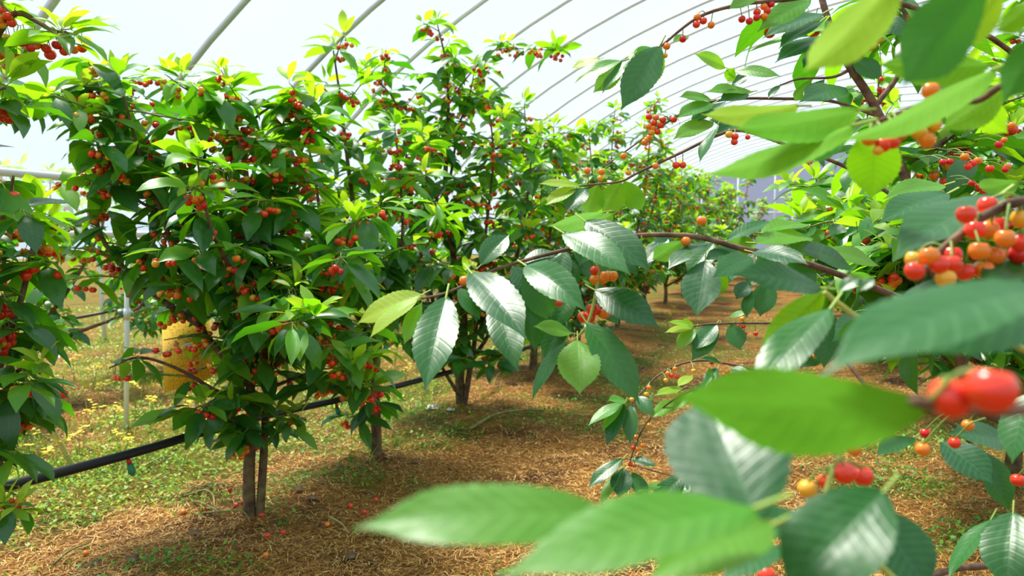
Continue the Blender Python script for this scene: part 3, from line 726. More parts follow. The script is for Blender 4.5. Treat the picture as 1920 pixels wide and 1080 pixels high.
H(1062, 639, 997, 752, 24, 1.16, 1.15, roll=60)
H(1083, 637, 1087, 740, 78, 1.12, 1.1, roll=5, tilt=.8, mat='f', fold=.12, curl=.3)
H(1098, 604, 1199, 758, 62, 1.13, 1.08, roll=25, fold=.2, curl=.5)
H(1114, 544, 1236, 614, 58, 1.14, 1.08, roll=25, fold=.2, curl=.45)
H(1120, 560, 1160, 610, 30, 1.18, 1.18, roll=40)
H(1055, 437, 1183, 516, 52, 1.14, 1.05, roll=38, fold=.15, curl=.5)
H(1096, 415, 1221, 511, 58, 1.17, 1.1, roll=30, fold=.2, curl=.6)
H(1132, 397, 1027, 424, 28, 1.2, 1.2, roll=60, mat='f', under=True)
H(1150, 400, 1060, 452, 44, 1.24, 1.22, roll=35, mat='f', under=True)
H(1205, 497, 1248, 453, 30, 1.2, 1.22, roll=40)
H(1280, 452, 1222, 487, 36, 1.2, 1.18, roll=30, mat='f', under=True)
H(1325, 455, 1252, 505, 28, 1.17, 1.12, roll=55)
H(1322, 489, 1306, 594, 70, 1.13, 1.13, roll=5, tilt=.8, fold=.12, curl=.3)
H(1350, 500, 1338, 560, 40, 1.19, 1.19, roll=10, mat='f', under=True)
H(1410, 482, 1337, 520, 46, 1.08, 1.02, roll=20, fold=.1)
H(1385, 470, 1320, 488, 26, 1.16, 1.14, roll=45)
H(1410, 473, 1516, 497, 30, 1.1, 1.02, roll=55, curl=.5)
H(1442, 527, 1425, 594, 66, 1.12, 1.12, roll=10, fold=.3)
H(1405, 528, 1380, 562, 32, 1.14, 1.13, roll=20)
H(1408, 543, 1400, 597, 22, 1.13, 1.12, roll=30)
H(1362, 452, 1445, 416, 22, 1.17, 1.2, roll=50)
H(1355, 447, 1420, 470, 40, 1.2, 1.15, roll=20, mat='f', under=True)
H(1415, 457, 1527, 448, 18, 1.15, 1.25, roll=60, mat='f')
H(1428, 438, 1517, 422, 14, 1.2, 1.3, roll=65, mat='f')
H(1475, 462, 1603, 508, 24, 1.2, 1.3, roll=60)
H(1545, 470, 1650, 500, 26, 1.3, 1.35, roll=55, mat='f')
for a in [(960, 500, 1010, 570, 46, 30), (1000, 490, 1065, 560, 48, 25), (1030, 480, 1085, 545, 50, 20), (1060, 470, 1040, 545, 44, 20), (1010, 560, 1055, 640, 46, 20), (1075, 545, 1035, 620, 44, 25), (1060, 590, 1020, 680, 40, 30),
          (1120, 430, 1085, 500, 46, 25), (1150, 445, 1195, 520, 44, 30), (1090, 470, 1130, 545, 40, 30), (1340, 455, 1290, 520, 44, 30), (1380, 470, 1350, 545, 46, 25), (1420, 480, 1470, 545, 46, 30), (1450, 485, 1400, 540, 40, 30),
          (1480, 490, 1530, 540, 40, 35), (1250, 445, 1215, 500, 34, 35), (1230, 440, 1275, 495, 34, 35), (880, 530, 925, 590, 36, 30), (860, 540, 900, 600, 34, 30)]:
    H(*a[:5], 1.24, 1.22, roll=a[5])
# tip leaves of the high branches
H(1237, 85, 1164, 207, 62, 1.4, 1.36, roll=8, curl=.35)
H(1238, 87, 1202, 168, 46, 1.42, 1.42, roll=10, mat='f', under=True)
H(1222, 90, 1184, 112, 28, 1.43, 1.45, roll=40, mat='f')
H(1187, 106, 1129, 176, 20, 1.4, 1.38, roll=55)
H(1170, 113, 1112, 174, 34, 1.43, 1.42, roll=25, mat='f', under=True)
H(1166, 113, 1077, 156, 22, 1.4, 1.4, roll=55, mat='f')
H(1125, 111, 1071, 128, 16, 1.45, 1.48, roll=60, mat='y')
H(1225, 92, 1165, 112, 14, 1.44, 1.46, roll=60, mat='f')
H(1262, 78, 1292, 68, 14, 1.42, 1.44, roll=45, mat='f')
H(1360, 127, 1302, 101, 24, 1.66, 1.6, roll=35, mat='f')
H(1364, 152, 1377, 126, 26, 1.68, 1.64, roll=15, mat='f')
H(1374, 133, 1464, 143, 20, 1.66, 1.6, roll=45, mat='f')
H(1372, 160, 1409, 138, 18, 1.67, 1.65, roll=45)
H(1408, 172, 1325, 173, 15, 1.66, 1.6, roll=58, mat='f')
H(1333, 187, 1273, 182, 17, 1.66, 1.6, roll=55, mat='f')
H(1403, 176, 1348, 190, 24, 1.64, 1.6, roll=45)
H(1337, 194, 1268, 222, 26, 1.64, 1.58, roll=45, mat='f')
H(1340, 205, 1294, 232, 20, 1.64, 1.6, roll=45)
H(1338, 228, 1262, 262, 30, 1.62, 1.55, roll=40, mat='f')
H(1360, 190, 1300, 250, 26, 1.7, 1.66, roll=40)
H(1380, 240, 1330, 225, 22, 1.6, 1.5, roll=45)
H(1395, 225, 1340, 255, 26, 1.55, 1.5, roll=30)
H(1345, 238, 1312, 305, 18, 1.5, 1.48, roll=55)
H(1080, 352, 1023, 385, 24, 1.5, 1.46, roll=45, mat='y')
H(1090, 350, 1010, 345, 14, 1.5, 1.48, roll=60, mat='y')
H(1100, 352, 1060, 398, 36, 1.5, 1.46, roll=30)
H(1120, 347, 1100, 405, 44, 1.52, 1.5, roll=15, mat='f', under=True)
H(1165, 342, 1130, 400, 48, 1.52, 1.5, roll=10, mat='f', under=True)
H(1170, 340, 1205, 395, 40, 1.54, 1.52, roll=15, mat='f', under=True)
H(1140, 330, 1110, 325, 16, 1.66, 1.62, roll=50, mat='y')
H(1185, 290, 1150, 300, 18, 1.66, 1.64, roll=40, mat='f')
H(1462, 160, 1440, 185, 12, 1.7, 1.68, roll=40)
H(1520, 150, 1490, 190, 26, 1.7, 1.66, roll=20, mat='f', under=True)
H(1545, 150, 1505, 185, 16, 1.7, 1.66, roll=45)
H(1590, 168, 1498, 192, 26, 1.6, 1.5, roll=45)
H(1620, 95, 1555, 70, 28, 1.7, 1.66, roll=30)
H(1650, 30, 1700, 70, 32, 1.75, 1.7, roll=30)
H(1690, 100, 1760, 130, 30, 1.75, 1.7, roll=30)
H(1600, 110, 1655, 150, 34, 1.7, 1.66, roll=25)
H(1560, 75, 1502, 90, 16, 1.72, 1.66, roll=55)
H(1545, 25, 1430, 72, 22, 1.5, 1.45, roll=55)
H(1540, 40, 1460, 92, 20, 1.5, 1.44, roll=55)
H(1545, 70, 1453, 118, 22, 1.5, 1.44, roll=50)
H(1550, 90, 1505, 128, 18, 1.5, 1.44, roll=50)
H(1420, -8, 1365, 18, 22, 1.4, 1.36, roll=30, mat='f')
H(1520, 0, 1420, 60, 34, 1.45, 1.4, roll=35, mat='f')
# lower sprays over the aisle
for a in [(1172, 757, 1137, 837, 28, 25, 'm'), (1184, 757, 1182, 833, 27, 15, 'm'), (1170, 755, 1103, 798, 20, 50, 'f'), (1174, 752, 1140, 751, 16, 50, 'f'), (1196, 742, 1222, 780, 26, 20, 'm'),
          (1168, 758, 1129, 810, 16, 45, 'f'), (1273, 750, 1220, 784, 24, 30, 'f'), (1280, 728, 1228, 742, 15, 50, 'y'), (1298, 705, 1270, 725, 16, 40, 'y'), (1330, 715, 1300, 760, 26, 20, 'm'),
          (1300, 735, 1262, 770, 22, 30, 'f'), (1168, 860, 1102, 916, 25, 35, 'm'), (1170, 878, 1160, 934, 40, 5, 'm'), (1184, 886, 1214, 938, 28, 15, 'm'), (1182, 860, 1232, 875, 16, 45, 'm'),
          (1165, 880, 1126, 950, 18, 40, 'f'), (1281, 890, 1220, 954, 36, 20, 'm'), (1250, 907, 1194, 924, 13, 55, 'f'), (1281, 898, 1278, 938, 42, 10, 'm'), (1290, 895, 1310, 930, 30, 20, 'm'),
          (1345, 690, 1320, 728, 22, 20, 'm'), (1370, 690, 1405, 703, 16, 40, 'm'), (1390, 700, 1370, 730, 24, 20, 'm'), (1380, 725, 1345, 760, 34, 10, 'm'), (1400, 715, 1395, 750, 30, 10, 'm'),
          (1350, 680, 1315, 672, 10, 50, 'm'), (1340, 700, 1325, 700, 16, 30, 'f'), (1420, 700, 1440, 690, 18, 30, 'm')]:
    H(a[0], a[1], a[2], a[3], a[4], 1.80, 1.76, roll=a[5], mat=a[6])
for a in [(1300, 616, 1246, 624, 12, 55, 'y'), (1300, 612, 1252, 604, 10, 55, 'y'), (1304, 614, 1269, 656, 26, 25, 'f'), (1343, 608, 1302, 657, 36, 25, 'm'), (1345, 612, 1297, 677, 38, 15, 'm'),
          (1372, 608, 1388, 657, 42, 10, 'm'), (1368, 594, 1400, 587, 11, 50, 'f'), (1300, 610, 1278, 600, 10, 45, 'y'), (1500, 625, 1515, 665, 36, 10, 'm'), (1540, 650, 1500, 690, 40, 10, 'm'), (1480, 640, 1440, 660, 20, 40, 'm')]:
    H(a[0], a[1], a[2], a[3], a[4], 2.0, 1.97, roll=a[5], mat=a[6])
# leaves behind, on the leaning limb
H(1773, 347, 1655, 374, 28, 1.2, 1.15, roll=45, mat='f')
H(1779, 363, 1646, 420, 34, 1.15, 1.08, roll=42)
H(1804, 381, 1743, 420, 42, 1.2, 1.2, roll=20, mat='f', under=True)
H(1900, 960, 1888, 1112, 92, .95, .9, roll=12, fold=.3)
H(1860, 972, 1778, 1090, 20, .98, .95, roll=55)
H(1845, 848, 1892, 958, 48, 1.0, 1.0, roll=25)
H(1765, 828, 1862, 908, 60, .95, .9, roll=35)
H(1892, 830, 1778, 812, 46, 1.05, 1.0, roll=40)
H(1715, 820, 1643, 856, 30, 1.1, 1.05, roll=45)
H(1930, 735, 1898, 870, 60, .8, .78, roll=30)
H(1640, 600, 1560, 640, 60, 1.2, 1.1, roll=20)
H(1560, 590, 1545, 690, 60, 1.2, 1.2, roll=15)
Bs = [b1, b1b, b2, b3, b4, b7, b7b, b7c, b8, b9]
C = lambda *a: hcherry(r1, *a, Bs)
for x, y, k in [(1478,122,'d'),(1526,135,'d'),(1575,78,'r'),(1573,112,'d'),(1620,105,'o'),(1620,42,'o'),(1665,25,'d'),(1642,68,'r'),(1190,110,'o'),(1185,157,'r'),(1230,133,'r'),(1280,160,'o'),(1098,250,'d'),(995,297,'o')]:
    C(960 + x/3.4286, y/3.4286, 14, 1.4, k)
C(1247, 104, 10, 1.4, 'y')
for x, y, k in [(880,750,'r'),(925,755,'o'),(880,812,'o'),(915,790,'r'),(955,805,'r'),(970,770,'r'),(1040,768,'r'),(900,850,'y'),(935,846,'r'),(880,885,'o'),(865,900,'o'),(850,915,'o'),(905,825,'o')]:
    C(960 + x/3.4286, y/3.4286, 12.5, 1.66, k)
for x, y, k, s in [(33,117,'o',13),(585,50,'d',14),(388,178,'r',14),(433,178,'r',13),(248,183,'o',13),(65,228,'y',12),(560,552,'o',19),(453,692,'o',19),(152,745,'y',19)]:
    C(1160 + x/3.6, 260 + y/3.6, s, 1.16 if s == 19 else 1.5, k)
for x, y, s, k in [(1101,320,14,'o'),(1128,322,13,'o'),(1126,334,13,'y'),(1367,252,14,'y'),(1378,256,14,'r'),(1377,266,13,'r'),(1402,257,10,'r')]: C(x, y, s, 1.48, k)
for x, y, s, k in [(871,526,21,'o'),(886,540,16,'r'),(1113,580,26,'r'),(1104,596,24,'r'),(1094,594,22,'r'),(1116,524,22,'o'),(1134,518,24,'o'),(1148,517,22,'o'),(1115,507,18,'r'),(1133,588,22,'o'),(1048,568,14,'r'),(1130,522,22,'o')]:
    C(x, y, s, 1.17, k)
for x, y, k in [(580,390,'o'),(545,412,'o'),(563,422,'r'),(590,428,'r'),(537,445,'y'),(670,400,'y'),(455,480,'o'),(442,512,'y'),(757,358,'r'),(833,405,'r'),(815,420,'r'),(818,495,'r'),(455,662,'y'),(392,718,'o'),(380,770,'r'),(400,778,'o'),(425,760,'o'),(385,855,'o'),(365,850,'r'),(372,538,'y')]:
    C(1040 + x/2.5725, 540 + y/2.5725, 9.5, 1.8, k)
for x, y, k in [(905,148,'y'),(883,183,'r'),(910,185,'r'),(897,210,'r'),(917,220,'r'),(865,224,'y'),(970,220,'r')]: C(1040 + x/2.5725, 540 + y/2.5725, 9, 2.0, k)
for x, y, s, k in [(1580,603,13,'d'),(1558,628,18,'r'),(1528,667,10,'o'),(1612,652,9,'r'),(1855,246,14,'d'),(1873,271,15,'d'),(1897,235,14,'o'),(1768,304,13,'d'),(1781,303,13,'d'),(1809,294,16,'o'),(1834,301,15,'o'),(1824,306,15,'r'),(1815,312,15,'r'),(1856,316,15,'r'),(1889,312,13,'o'),(1653,148,9,'r'),(1822,343,13,'d'),(1835,350,13,'d'),(1844,358,13,'d'),(1883,262,11,'o'),(1885,318,12,'d')]: C(x, y, s, 1.5, k)
# extra shoots that carry the leaves above the frame and to the side
for pts in ([(1700, 340, 1.7), (1760, 270, 1.8), (1830, 230, 1.9), (1900, 150, 2.0)], [(1745, 480, 1.72), (1800, 420, 1.9), (1860, 330, 2.0), (1900, 260, 2.1)], [(1745, 480, 1.72), (1690, 470, 1.95), (1640, 440, 2.1), (1590, 400, 2.2)], [(1790, 620, 1.75), (1850, 560, 1.9), (1900, 470, 2.0)], [(1590, 120, 1.7), (1640, 60, 1.9), (1680, -20, 2.0)],
            [(1745, 480, 1.72), (1660, 420, 2.2), (1580, 370, 2.5), (1525, 350, 2.6)], [(1760, 520, 1.74), (1640, 480, 2.2), (1560, 440, 2.6), (1500, 415, 2.8)], [(1790, 620, 1.75), (1700, 540, 2.1), (1610, 500, 2.4), (1550, 490, 2.6)]):
    r1.scaffold(px(pts, 1), .007, .003, start=.15, step=.09, latlen=(.08, .2), fr=.35, size=.145, nros=5)
r1.finish()

# R0: the tree right beside the camera, out of focus
r0 = Tree(base_at(1.25, .75), 'nearest cherry tree at the right edge, large blurred leaves and fruit close by', 502, RIGHT_GROUP)
B = r0.base
r0.trunks.append((smooth_path([B - (0, 0, .05), B + (.01, 0, .35), B + (0, 0, .75)], 4), (.04, .034, .03)))
tp = B + np.array([0, 0, .73])
c5 = br(r0, [tp, *px([(2150, 360, .8), (2000, 370, .7), (1910, 378, .62), (1880, 388, .62), (1840, 408, .62), (1800, 440, .62), (1755, 480, .62), (1722, 524, .61)], 1)], .005, .0034)
c6 = br(r0, [tp, *px([(2300, 640, .6), (2100, 720, .42), (1960, 760, .34), (1860, 770, .30), (1780, 762, .28), (1712, 752, .27)], 1)], .004, .002)
c7 = br(r0, [tp, *px([(2200, 200, .7), (2050, 160, .6), (1940, 150, .58), (1880, 160, .58), (1830, 190, .6), (1760, 185, .62), (1640, 230, .62)], 1)], .005, .0016)
c8 = br(r0, [tp, *px([(2200, 800, .7), (2000, 700, .68), (1850, 620, .66), (1740, 588, .64), (1690, 588, .63), (1620, 598, .62), (1575, 572, .62), (1545, 548, .62)], 1)], .004, .0022, True)
c9 = br(r0, [tp, *px([(2200, 1250, .6), (1900, 1200, .5), (1720, 1120, .47), (1610, 1020, .46), (1560, 970, .46), (1500, 975, .44), (1450, 980, .36), (1400, 965, .31)], 1)], .003, .0012, True)
c9b = br(r0, px([(1610, 1020, .46), (1575, 970, .5), (1550, 930, .54), (1562, 880, .55)], 1), .003, .002, True)
c10 = br(r0, px([(1400, 965, .31), (1280, 985, .29), (1200, 985, .285), (1150, 968, .28)], 1), .0025, .0015, True)
c11 = br(r0, [tp, *px([(2200, -100, .6), (2000, -120, .45), (1860, -60, .40), (1760, -60, .42), (1695, -40, .44)], 1)], .008, .002)
c12 = br(r0, px([(1690, 588, .63), (1672, 600, .63), (1668, 640, .63)], 1), .0035, .003)
G = lambda *a, **k: hero(r0, *a, **k)
G(1542, 541, 1372, 514, 50, .64, .60, roll=45, fold=.12)
G(1545, 545, 1418, 670, 64, .64, .68, roll=15, mat='f', under=True)
G(1560, 576, 1405, 745, 52, .60, .60, roll=35, tilt=.8, curl=.2)
G(1575, 545, 1612, 520, 26, .62, .62, roll=40)
G(1612, 545, 1640, 522, 30, .62, .62, roll=35)
G(1690, 556, 1800, 540, 32, .66, .62, roll=50)
G(1925, 485, 1845, 552, 62, .66, .62, roll=30)
G(1875, 368, 1674, 488, 38, .72, .64, roll=45)
G(1912, 340, 1836, 352, 30, .85, .80, roll=35, mat='f', under=True)
G(1640, 590, 1600, 680, 80, .7, .75, roll=10)
G(1499, 197, 1315, 214, 40, .80, .74, roll=55, mat='y', under=True)
G(1613, 205, 1375, 240, 64, .62, .58, roll=52, mat='f', under=True)
G(1605, 232, 1311, 329, 48, .60, .58, roll=62, mat='f', under=True)
G(1598, 228, 1480, 299, 58, .68, .66, roll=30, under=True)
G(1640, 238, 1634, 374, 116, .66, .68, roll=5, mat='f', under=True, fold=.1)
G(1868, 126, 1571, 266, 46, .56, .54, roll=65, mat='f', under=True, fold=.25)
G(1858, 122, 1648, 120, 64, .60, .60, roll=40, mat='f', under=True)
G(1885, 165, 1765, 243, 62, .60, .62, roll=30, mat='f', under=True)
G(1840, 195, 1890, 250, 50, .64, .66, roll=20, mat='f', under=True)
G(1850, -40, 1693, 160, 124, .38, .36, roll=-12, mat='m', under=True, fold=.2)
G(1875, -20, 1788, 96, 62, .44, .46, roll=25, mat='y', under=True)
G(1690, -45, 1507, 135, 84, .46, .42, roll=30, mat='y', under=True, fold=.35)
G(1960, 60, 1880, 190, 90, .40, .42, roll=25, under=True)
G(1940, 10, 1865, 60, 80, .42, .44, roll=25, mat='f', under=True)
G(1560, 205, 1500, 230, 40, .85, .8, roll=40, mat='y', under=True)
# blurred leaves right in front
G(1985, 545, 1540, 705, 118, .33, .29, roll=52, fold=.15, curl=.5)
G(1990, 590, 1560, 640, 110, .36, .34, roll=30, fold=.15)
G(1742, 765, 1258, 742, 155, .285, .262, roll=28, mat='f', under=True, fold=.12, curl=.4)
G(1420, 985, 1318, 738, 215, .315, .34, roll=10, tilt=.8, fold=.15, curl=.35)
G(1425, 952, 935, 1085, 120, .28, .24, roll=45, mat='f', fold=.2, curl=.3)
G(1450, 985, 1215, 1090, 110, .30, .27, roll=40, mat='f', fold=.2)
G(1150, 968, 664, 990, 112, .28, .262, roll=40, mat='f', fold=.15, curl=.3)
G(1660, 920, 1470, 1125, 165, .36, .34, roll=20, fold=.2)
G(1632, 955, 1745, 1115, 112, .50, .48, roll=20, fold=.2)
G(1470, 1025, 1352, 1088, 52, .50, .47, roll=40)
G(1395, 975, 1560, 1010, 60, .40, .40, roll=45, fold=.2)
for x, y, dia, d, k in [(1782, 745, 82, .275, 'r'), (1858, 730, 92, .262, 'r'), (1583, 886, 43, .55, 'r'), (1601, 840, 30, .58, 'r'), (1618, 892, 38, .57, 'r'), (1514, 916, 36, .56, 'y'), (1545, 902, 26, .60, 'r'), (1510, 955, 28, .6, 'o'),
                        (1730, 842, 26, .8, 'o'), (1735, 812, 19, .95, 'd'), (1908, 900, 24, .9, 'r'), (1410, 950, 20, .75, 'o'), (1437, 1078, 34, .55, 'r'), (1700, 603, 24, .68, 'o'), (1698, 585, 22, .7, 'o'), (1815, 797, 22, .9, 'o'), (1790, 830, 22, .9, 'r')]:
    hcherry(r0, x, y, dia, d, k, [c5, c6, c8, c9, c9b])
for x, y, k in [(715,275,'r'),(390,562,'y'),(388,632,'r'),(482,538,'o'),(770,372,'r'),(622,535,'r'),(620,590,'r'),(545,592,'r'),(583,678,'y'),(705,638,'r'),(825,625,'o'),(797,505,'o'),(900,538,'o'),(912,345,'r'),(855,372,'o'),(960,427,'o'),(1062,455,'r'),(1065,300,'y'),(1045,530,'d'),(825,315,'o'),(850,220,'r')]:
    hcherry(r0, 1600 + x/3.375, 320 + y/3.375, 37, .62 + .03 * math.sin(x), k, [c5])
for x, y, k, s in [(228,850,'o',29),(315,888,'r',29),(372,872,'r',27),(412,808,'r',34),(282,922,'y',20),(535,808,'y',30),(625,765,'y',28),(582,857,'o',32),(545,748,'o',24),(605,555,'o',32)]:
    hcherry(r0, 1560 + x/3.272, y/3.272, s, .60, k, [c7])
r0.finish()

# ---------------------------------------------------------------- irrigation pipe, posts, trap, cane
pp = smooth_path([np.array([-2.05, .6, .45])] + px([(-140, 955, 1.93), (0, 915, 2.14), (240, 852, 2.55), (475, 785, 3.15), (720, 730, 4.1), (930, 672, 5.6), (1080, 620, 7.8)], 1), 8)
pipe = link('irrigation_pipe', tube_mesh('irrigation_pipe', [(pp, .0165)], M['pipe'], 12), label='black plastic irrigation pipe strung through the left row of trees', category='pipe')
for x in (252, 636, 905):
    i = int(np.argmin(np.abs(proj(pp)[0] - x))); q = pp[i]
    e = link('emitter', tube_mesh('emitter', [(np.array([q + (0, 0, -.012), q + (.004, 0, -.034)]), (.006, .009))], M['emit_red'], 8), pipe, label='red and green drip emitter hanging under the pipe')
    link('emitter_nozzle', tube_mesh('emitter_nozzle', [(np.array([q + (.004, 0, -.034), q + (.012, 0, -.064), q + (.014, 0, -.072)]), (.010, .013, .005))], M['emit_green'], 8), e)
hp2 = smooth_path(px([(20, 622, 8.2), (90, 606, 8.2), (175, 590, 8.3), (300, 566, 8.6), (460, 545, 9.2)], 1), 4)
link('irrigation_pipe', tube_mesh('irrigation_pipe', [(hp2, .016)], M['pipe'], 8), label='thin black pipe far behind, running past the white posts', category='pipe')
def post(x0, y0, x1, y1, d, r, label):
    a, b = P(x0, y0, d), P(x1, y1, d); a[2] = float(gh(a[0], a[1])) - .05
    q = link('support_post', None, label=label, category='post', group='thin white posts along the open side'); q.location = a
    link('tube', tube_mesh('tube', [(np.array([a, b]), r)], M['white_tube'], 8, a), q)
    link('collar', tube_mesh('collar', [(np.array([a + (b - a) * .55, a + (b - a) * .6]), r * 1.35)], M['steel'], 8, a), q)
post(197, 640, 178, 380, 8.4, .024, 'white post beside a thin dark trunk, leftmost of the support posts')
post(236, 800, 239, 420, 4.45, .015, 'slender white post next to the yellow trap, standing in the weeds')
post(367, 760, 369, 420, 4.98, .014, 'white post seen between branches above the yellow trap')
post(452, 730, 455, 422, 5.44, .014, 'white post showing just behind the twin-stemmed trunk')
post(514, 700, 517, 424, 5.83, .014, 'white post behind the right stem of the twin-stemmed tree')
post(1488, 470, 1488, 340, 20., .045, 'distant white post at the end of the aisle')

# yellow sticky trap: a curved speckled sheet on a wire
def trap():
    c = P(352, 660, 3.45); r, h = .105, .30
    m, nt, out = nodes('sticky_yellow')
    tc = N(nt, 'ShaderNodeTexCoord')
    vo = N(nt, 'ShaderNodeTexVoronoi', {'Vector': tc.outputs['Object'], 'Scale': 130.0})
    col = mixc(nt, ramp(nt, vo.outputs['Distance'], [(.22, (1, 1, 1)), (.34, (0, 0, 0))]), (.80, .50, .03), (.14, .06, .01))
    pb = N(nt, 'ShaderNodeBsdfPrincipled', {'Base Color': col, 'Roughness': .4})
    nt.links.new(pb.outputs[0], out.inputs[0])
    root = link('insect_trap', None, label='yellow sticky insect trap hanging behind the twin-stemmed tree', category='insect trap'); root.location = c
    n = 28; V = []; F = []
    for i in range(n + 1):
        a = -math.pi * 1.45 + i / n * math.pi * 1.9
        for rr in (r, r - .003):
            for z in (-h/2, h/2): V.append((rr * math.cos(a), rr * math.sin(a), z + .03 * math.cos(a)))
    for i in range(n):
        o, q = i*4, i*4 + 4
        F += [(o, q, q+1, o+1), (o+2, o+3, q+3, q+2), (o+1, q+1, q+3, o+3), (o, o+2, q+2, q)]
    link('sheet', mesh_from('sheet', np.array(V), F, [m]), root)
    link('wire', tube_mesh('wire', [(smooth_path([(-r, 0, h/2 - .05), (-.02, 0, h/2 + .12), (.02, 0, h/2 + .14), (r, 0, h/2 - .02)], 4), .0015)], M['steel'], 5), root)
trap()
a, b = P(44, 705, 3.55), P(136, 874, 3.72)
cane = link('bamboo_cane', tube_mesh('bamboo_cane', [(np.array([b + (b - a) * .05, *[b + (a - b) * t for t in np.linspace(0, 1.3, 14)]]), .0125)], M['bamboo'], 8), label='pale bamboo cane leaning in the weeds beside the black pipe', category='cane')
for t in (.12, .45, .78, 1.1):
    q = b + (a - b) * t; link('node_ring', tube_mesh('node_ring', [(np.array([q, q + (a - b) * .012]), .0145)], M['bamboo'], 8), cane)

# ---------------------------------------------------------------- litter on the ground
def ground_points(n, dmin, dmax, seed, xpad=160):
    """random points of the floor in and around the view, thinner with distance"""
    rg = np.random.default_rng(seed)
    d = dmin * (dmax / dmin) ** rg.random(n)
    x = rg.uniform(-xpad, 1920 + xpad, n); x = (x - 960) / FPX * d
    return x, d, rg
def straw():
    x, y, rg = ground_points(150000, 1.9, 11, 21)
    n = len(x); L = rg.uniform(.010, .036, n) * (1 + .06 * y); w = rg.uniform(.0004, .0009, n) * (1 + .15 * y)
    g = green_amount(x, y); keep = rg.random(n) > np.clip((g - .75) * 1.4, 0, .75)
    x, y, L, w = x[keep], y[keep], L[keep], w[keep]; n = len(x)
    az = rg.uniform(0, 6.28, n); el = rg.normal(.08, .16, n)
    c = np.stack([x, y, gh(x, y) + rg.uniform(.000, .010, n)], -1)
    d = np.stack([np.cos(az)*np.cos(el), np.sin(az)*np.cos(el), np.sin(el)], -1); s = np.stack([-np.sin(az), np.cos(az), np.zeros(n)], -1)
    up = np.array([0, 0, 1.0])
    a0 = c - d*L[:, None]/2; m0 = c + up * (L*.06)[:, None]; a1 = c + d*L[:, None]/2
    V = np.stack([a0 - s*w[:, None], a0 + s*w[:, None], m0 + s*w[:, None], m0 - s*w[:, None], a1 + s*w[:, None]*.5, a1 - s*w[:, None]*.5], 1).reshape(-1, 3)
    i = np.arange(n)[:, None] * 6
    F = np.concatenate([i + np.array([[0, 1, 2, 3]]), i + np.array([[3, 2, 4, 5]])], 1).reshape(-1, 4)
    m, nt, out = nodes('straw')
    at = N(nt, 'ShaderNodeAttribute'); at.attribute_name = 'rnd'
    c = ramp(nt, at.outputs['Fac'], [(0, (.13, .04, .010)), (.4, (.52, .22, .04)), (.8, (.82, .46, .10)), (1, (.98, .76, .32))])  # dark end of the strand colours stands in for shadows among the straw
    pb = N(nt, 'ShaderNodeBsdfPrincipled', {'Base Color': c, 'Roughness': .65}); nt.links.new(pb.outputs[0], out.inputs[0])
    link('straw_litter', mesh_from('straw_litter', V, F, [m], rnd=np.repeat(rg.random(n), 6), smooth=False), kind='stuff', label='dry golden straw strewn over the orchard floor', category='straw')
straw()
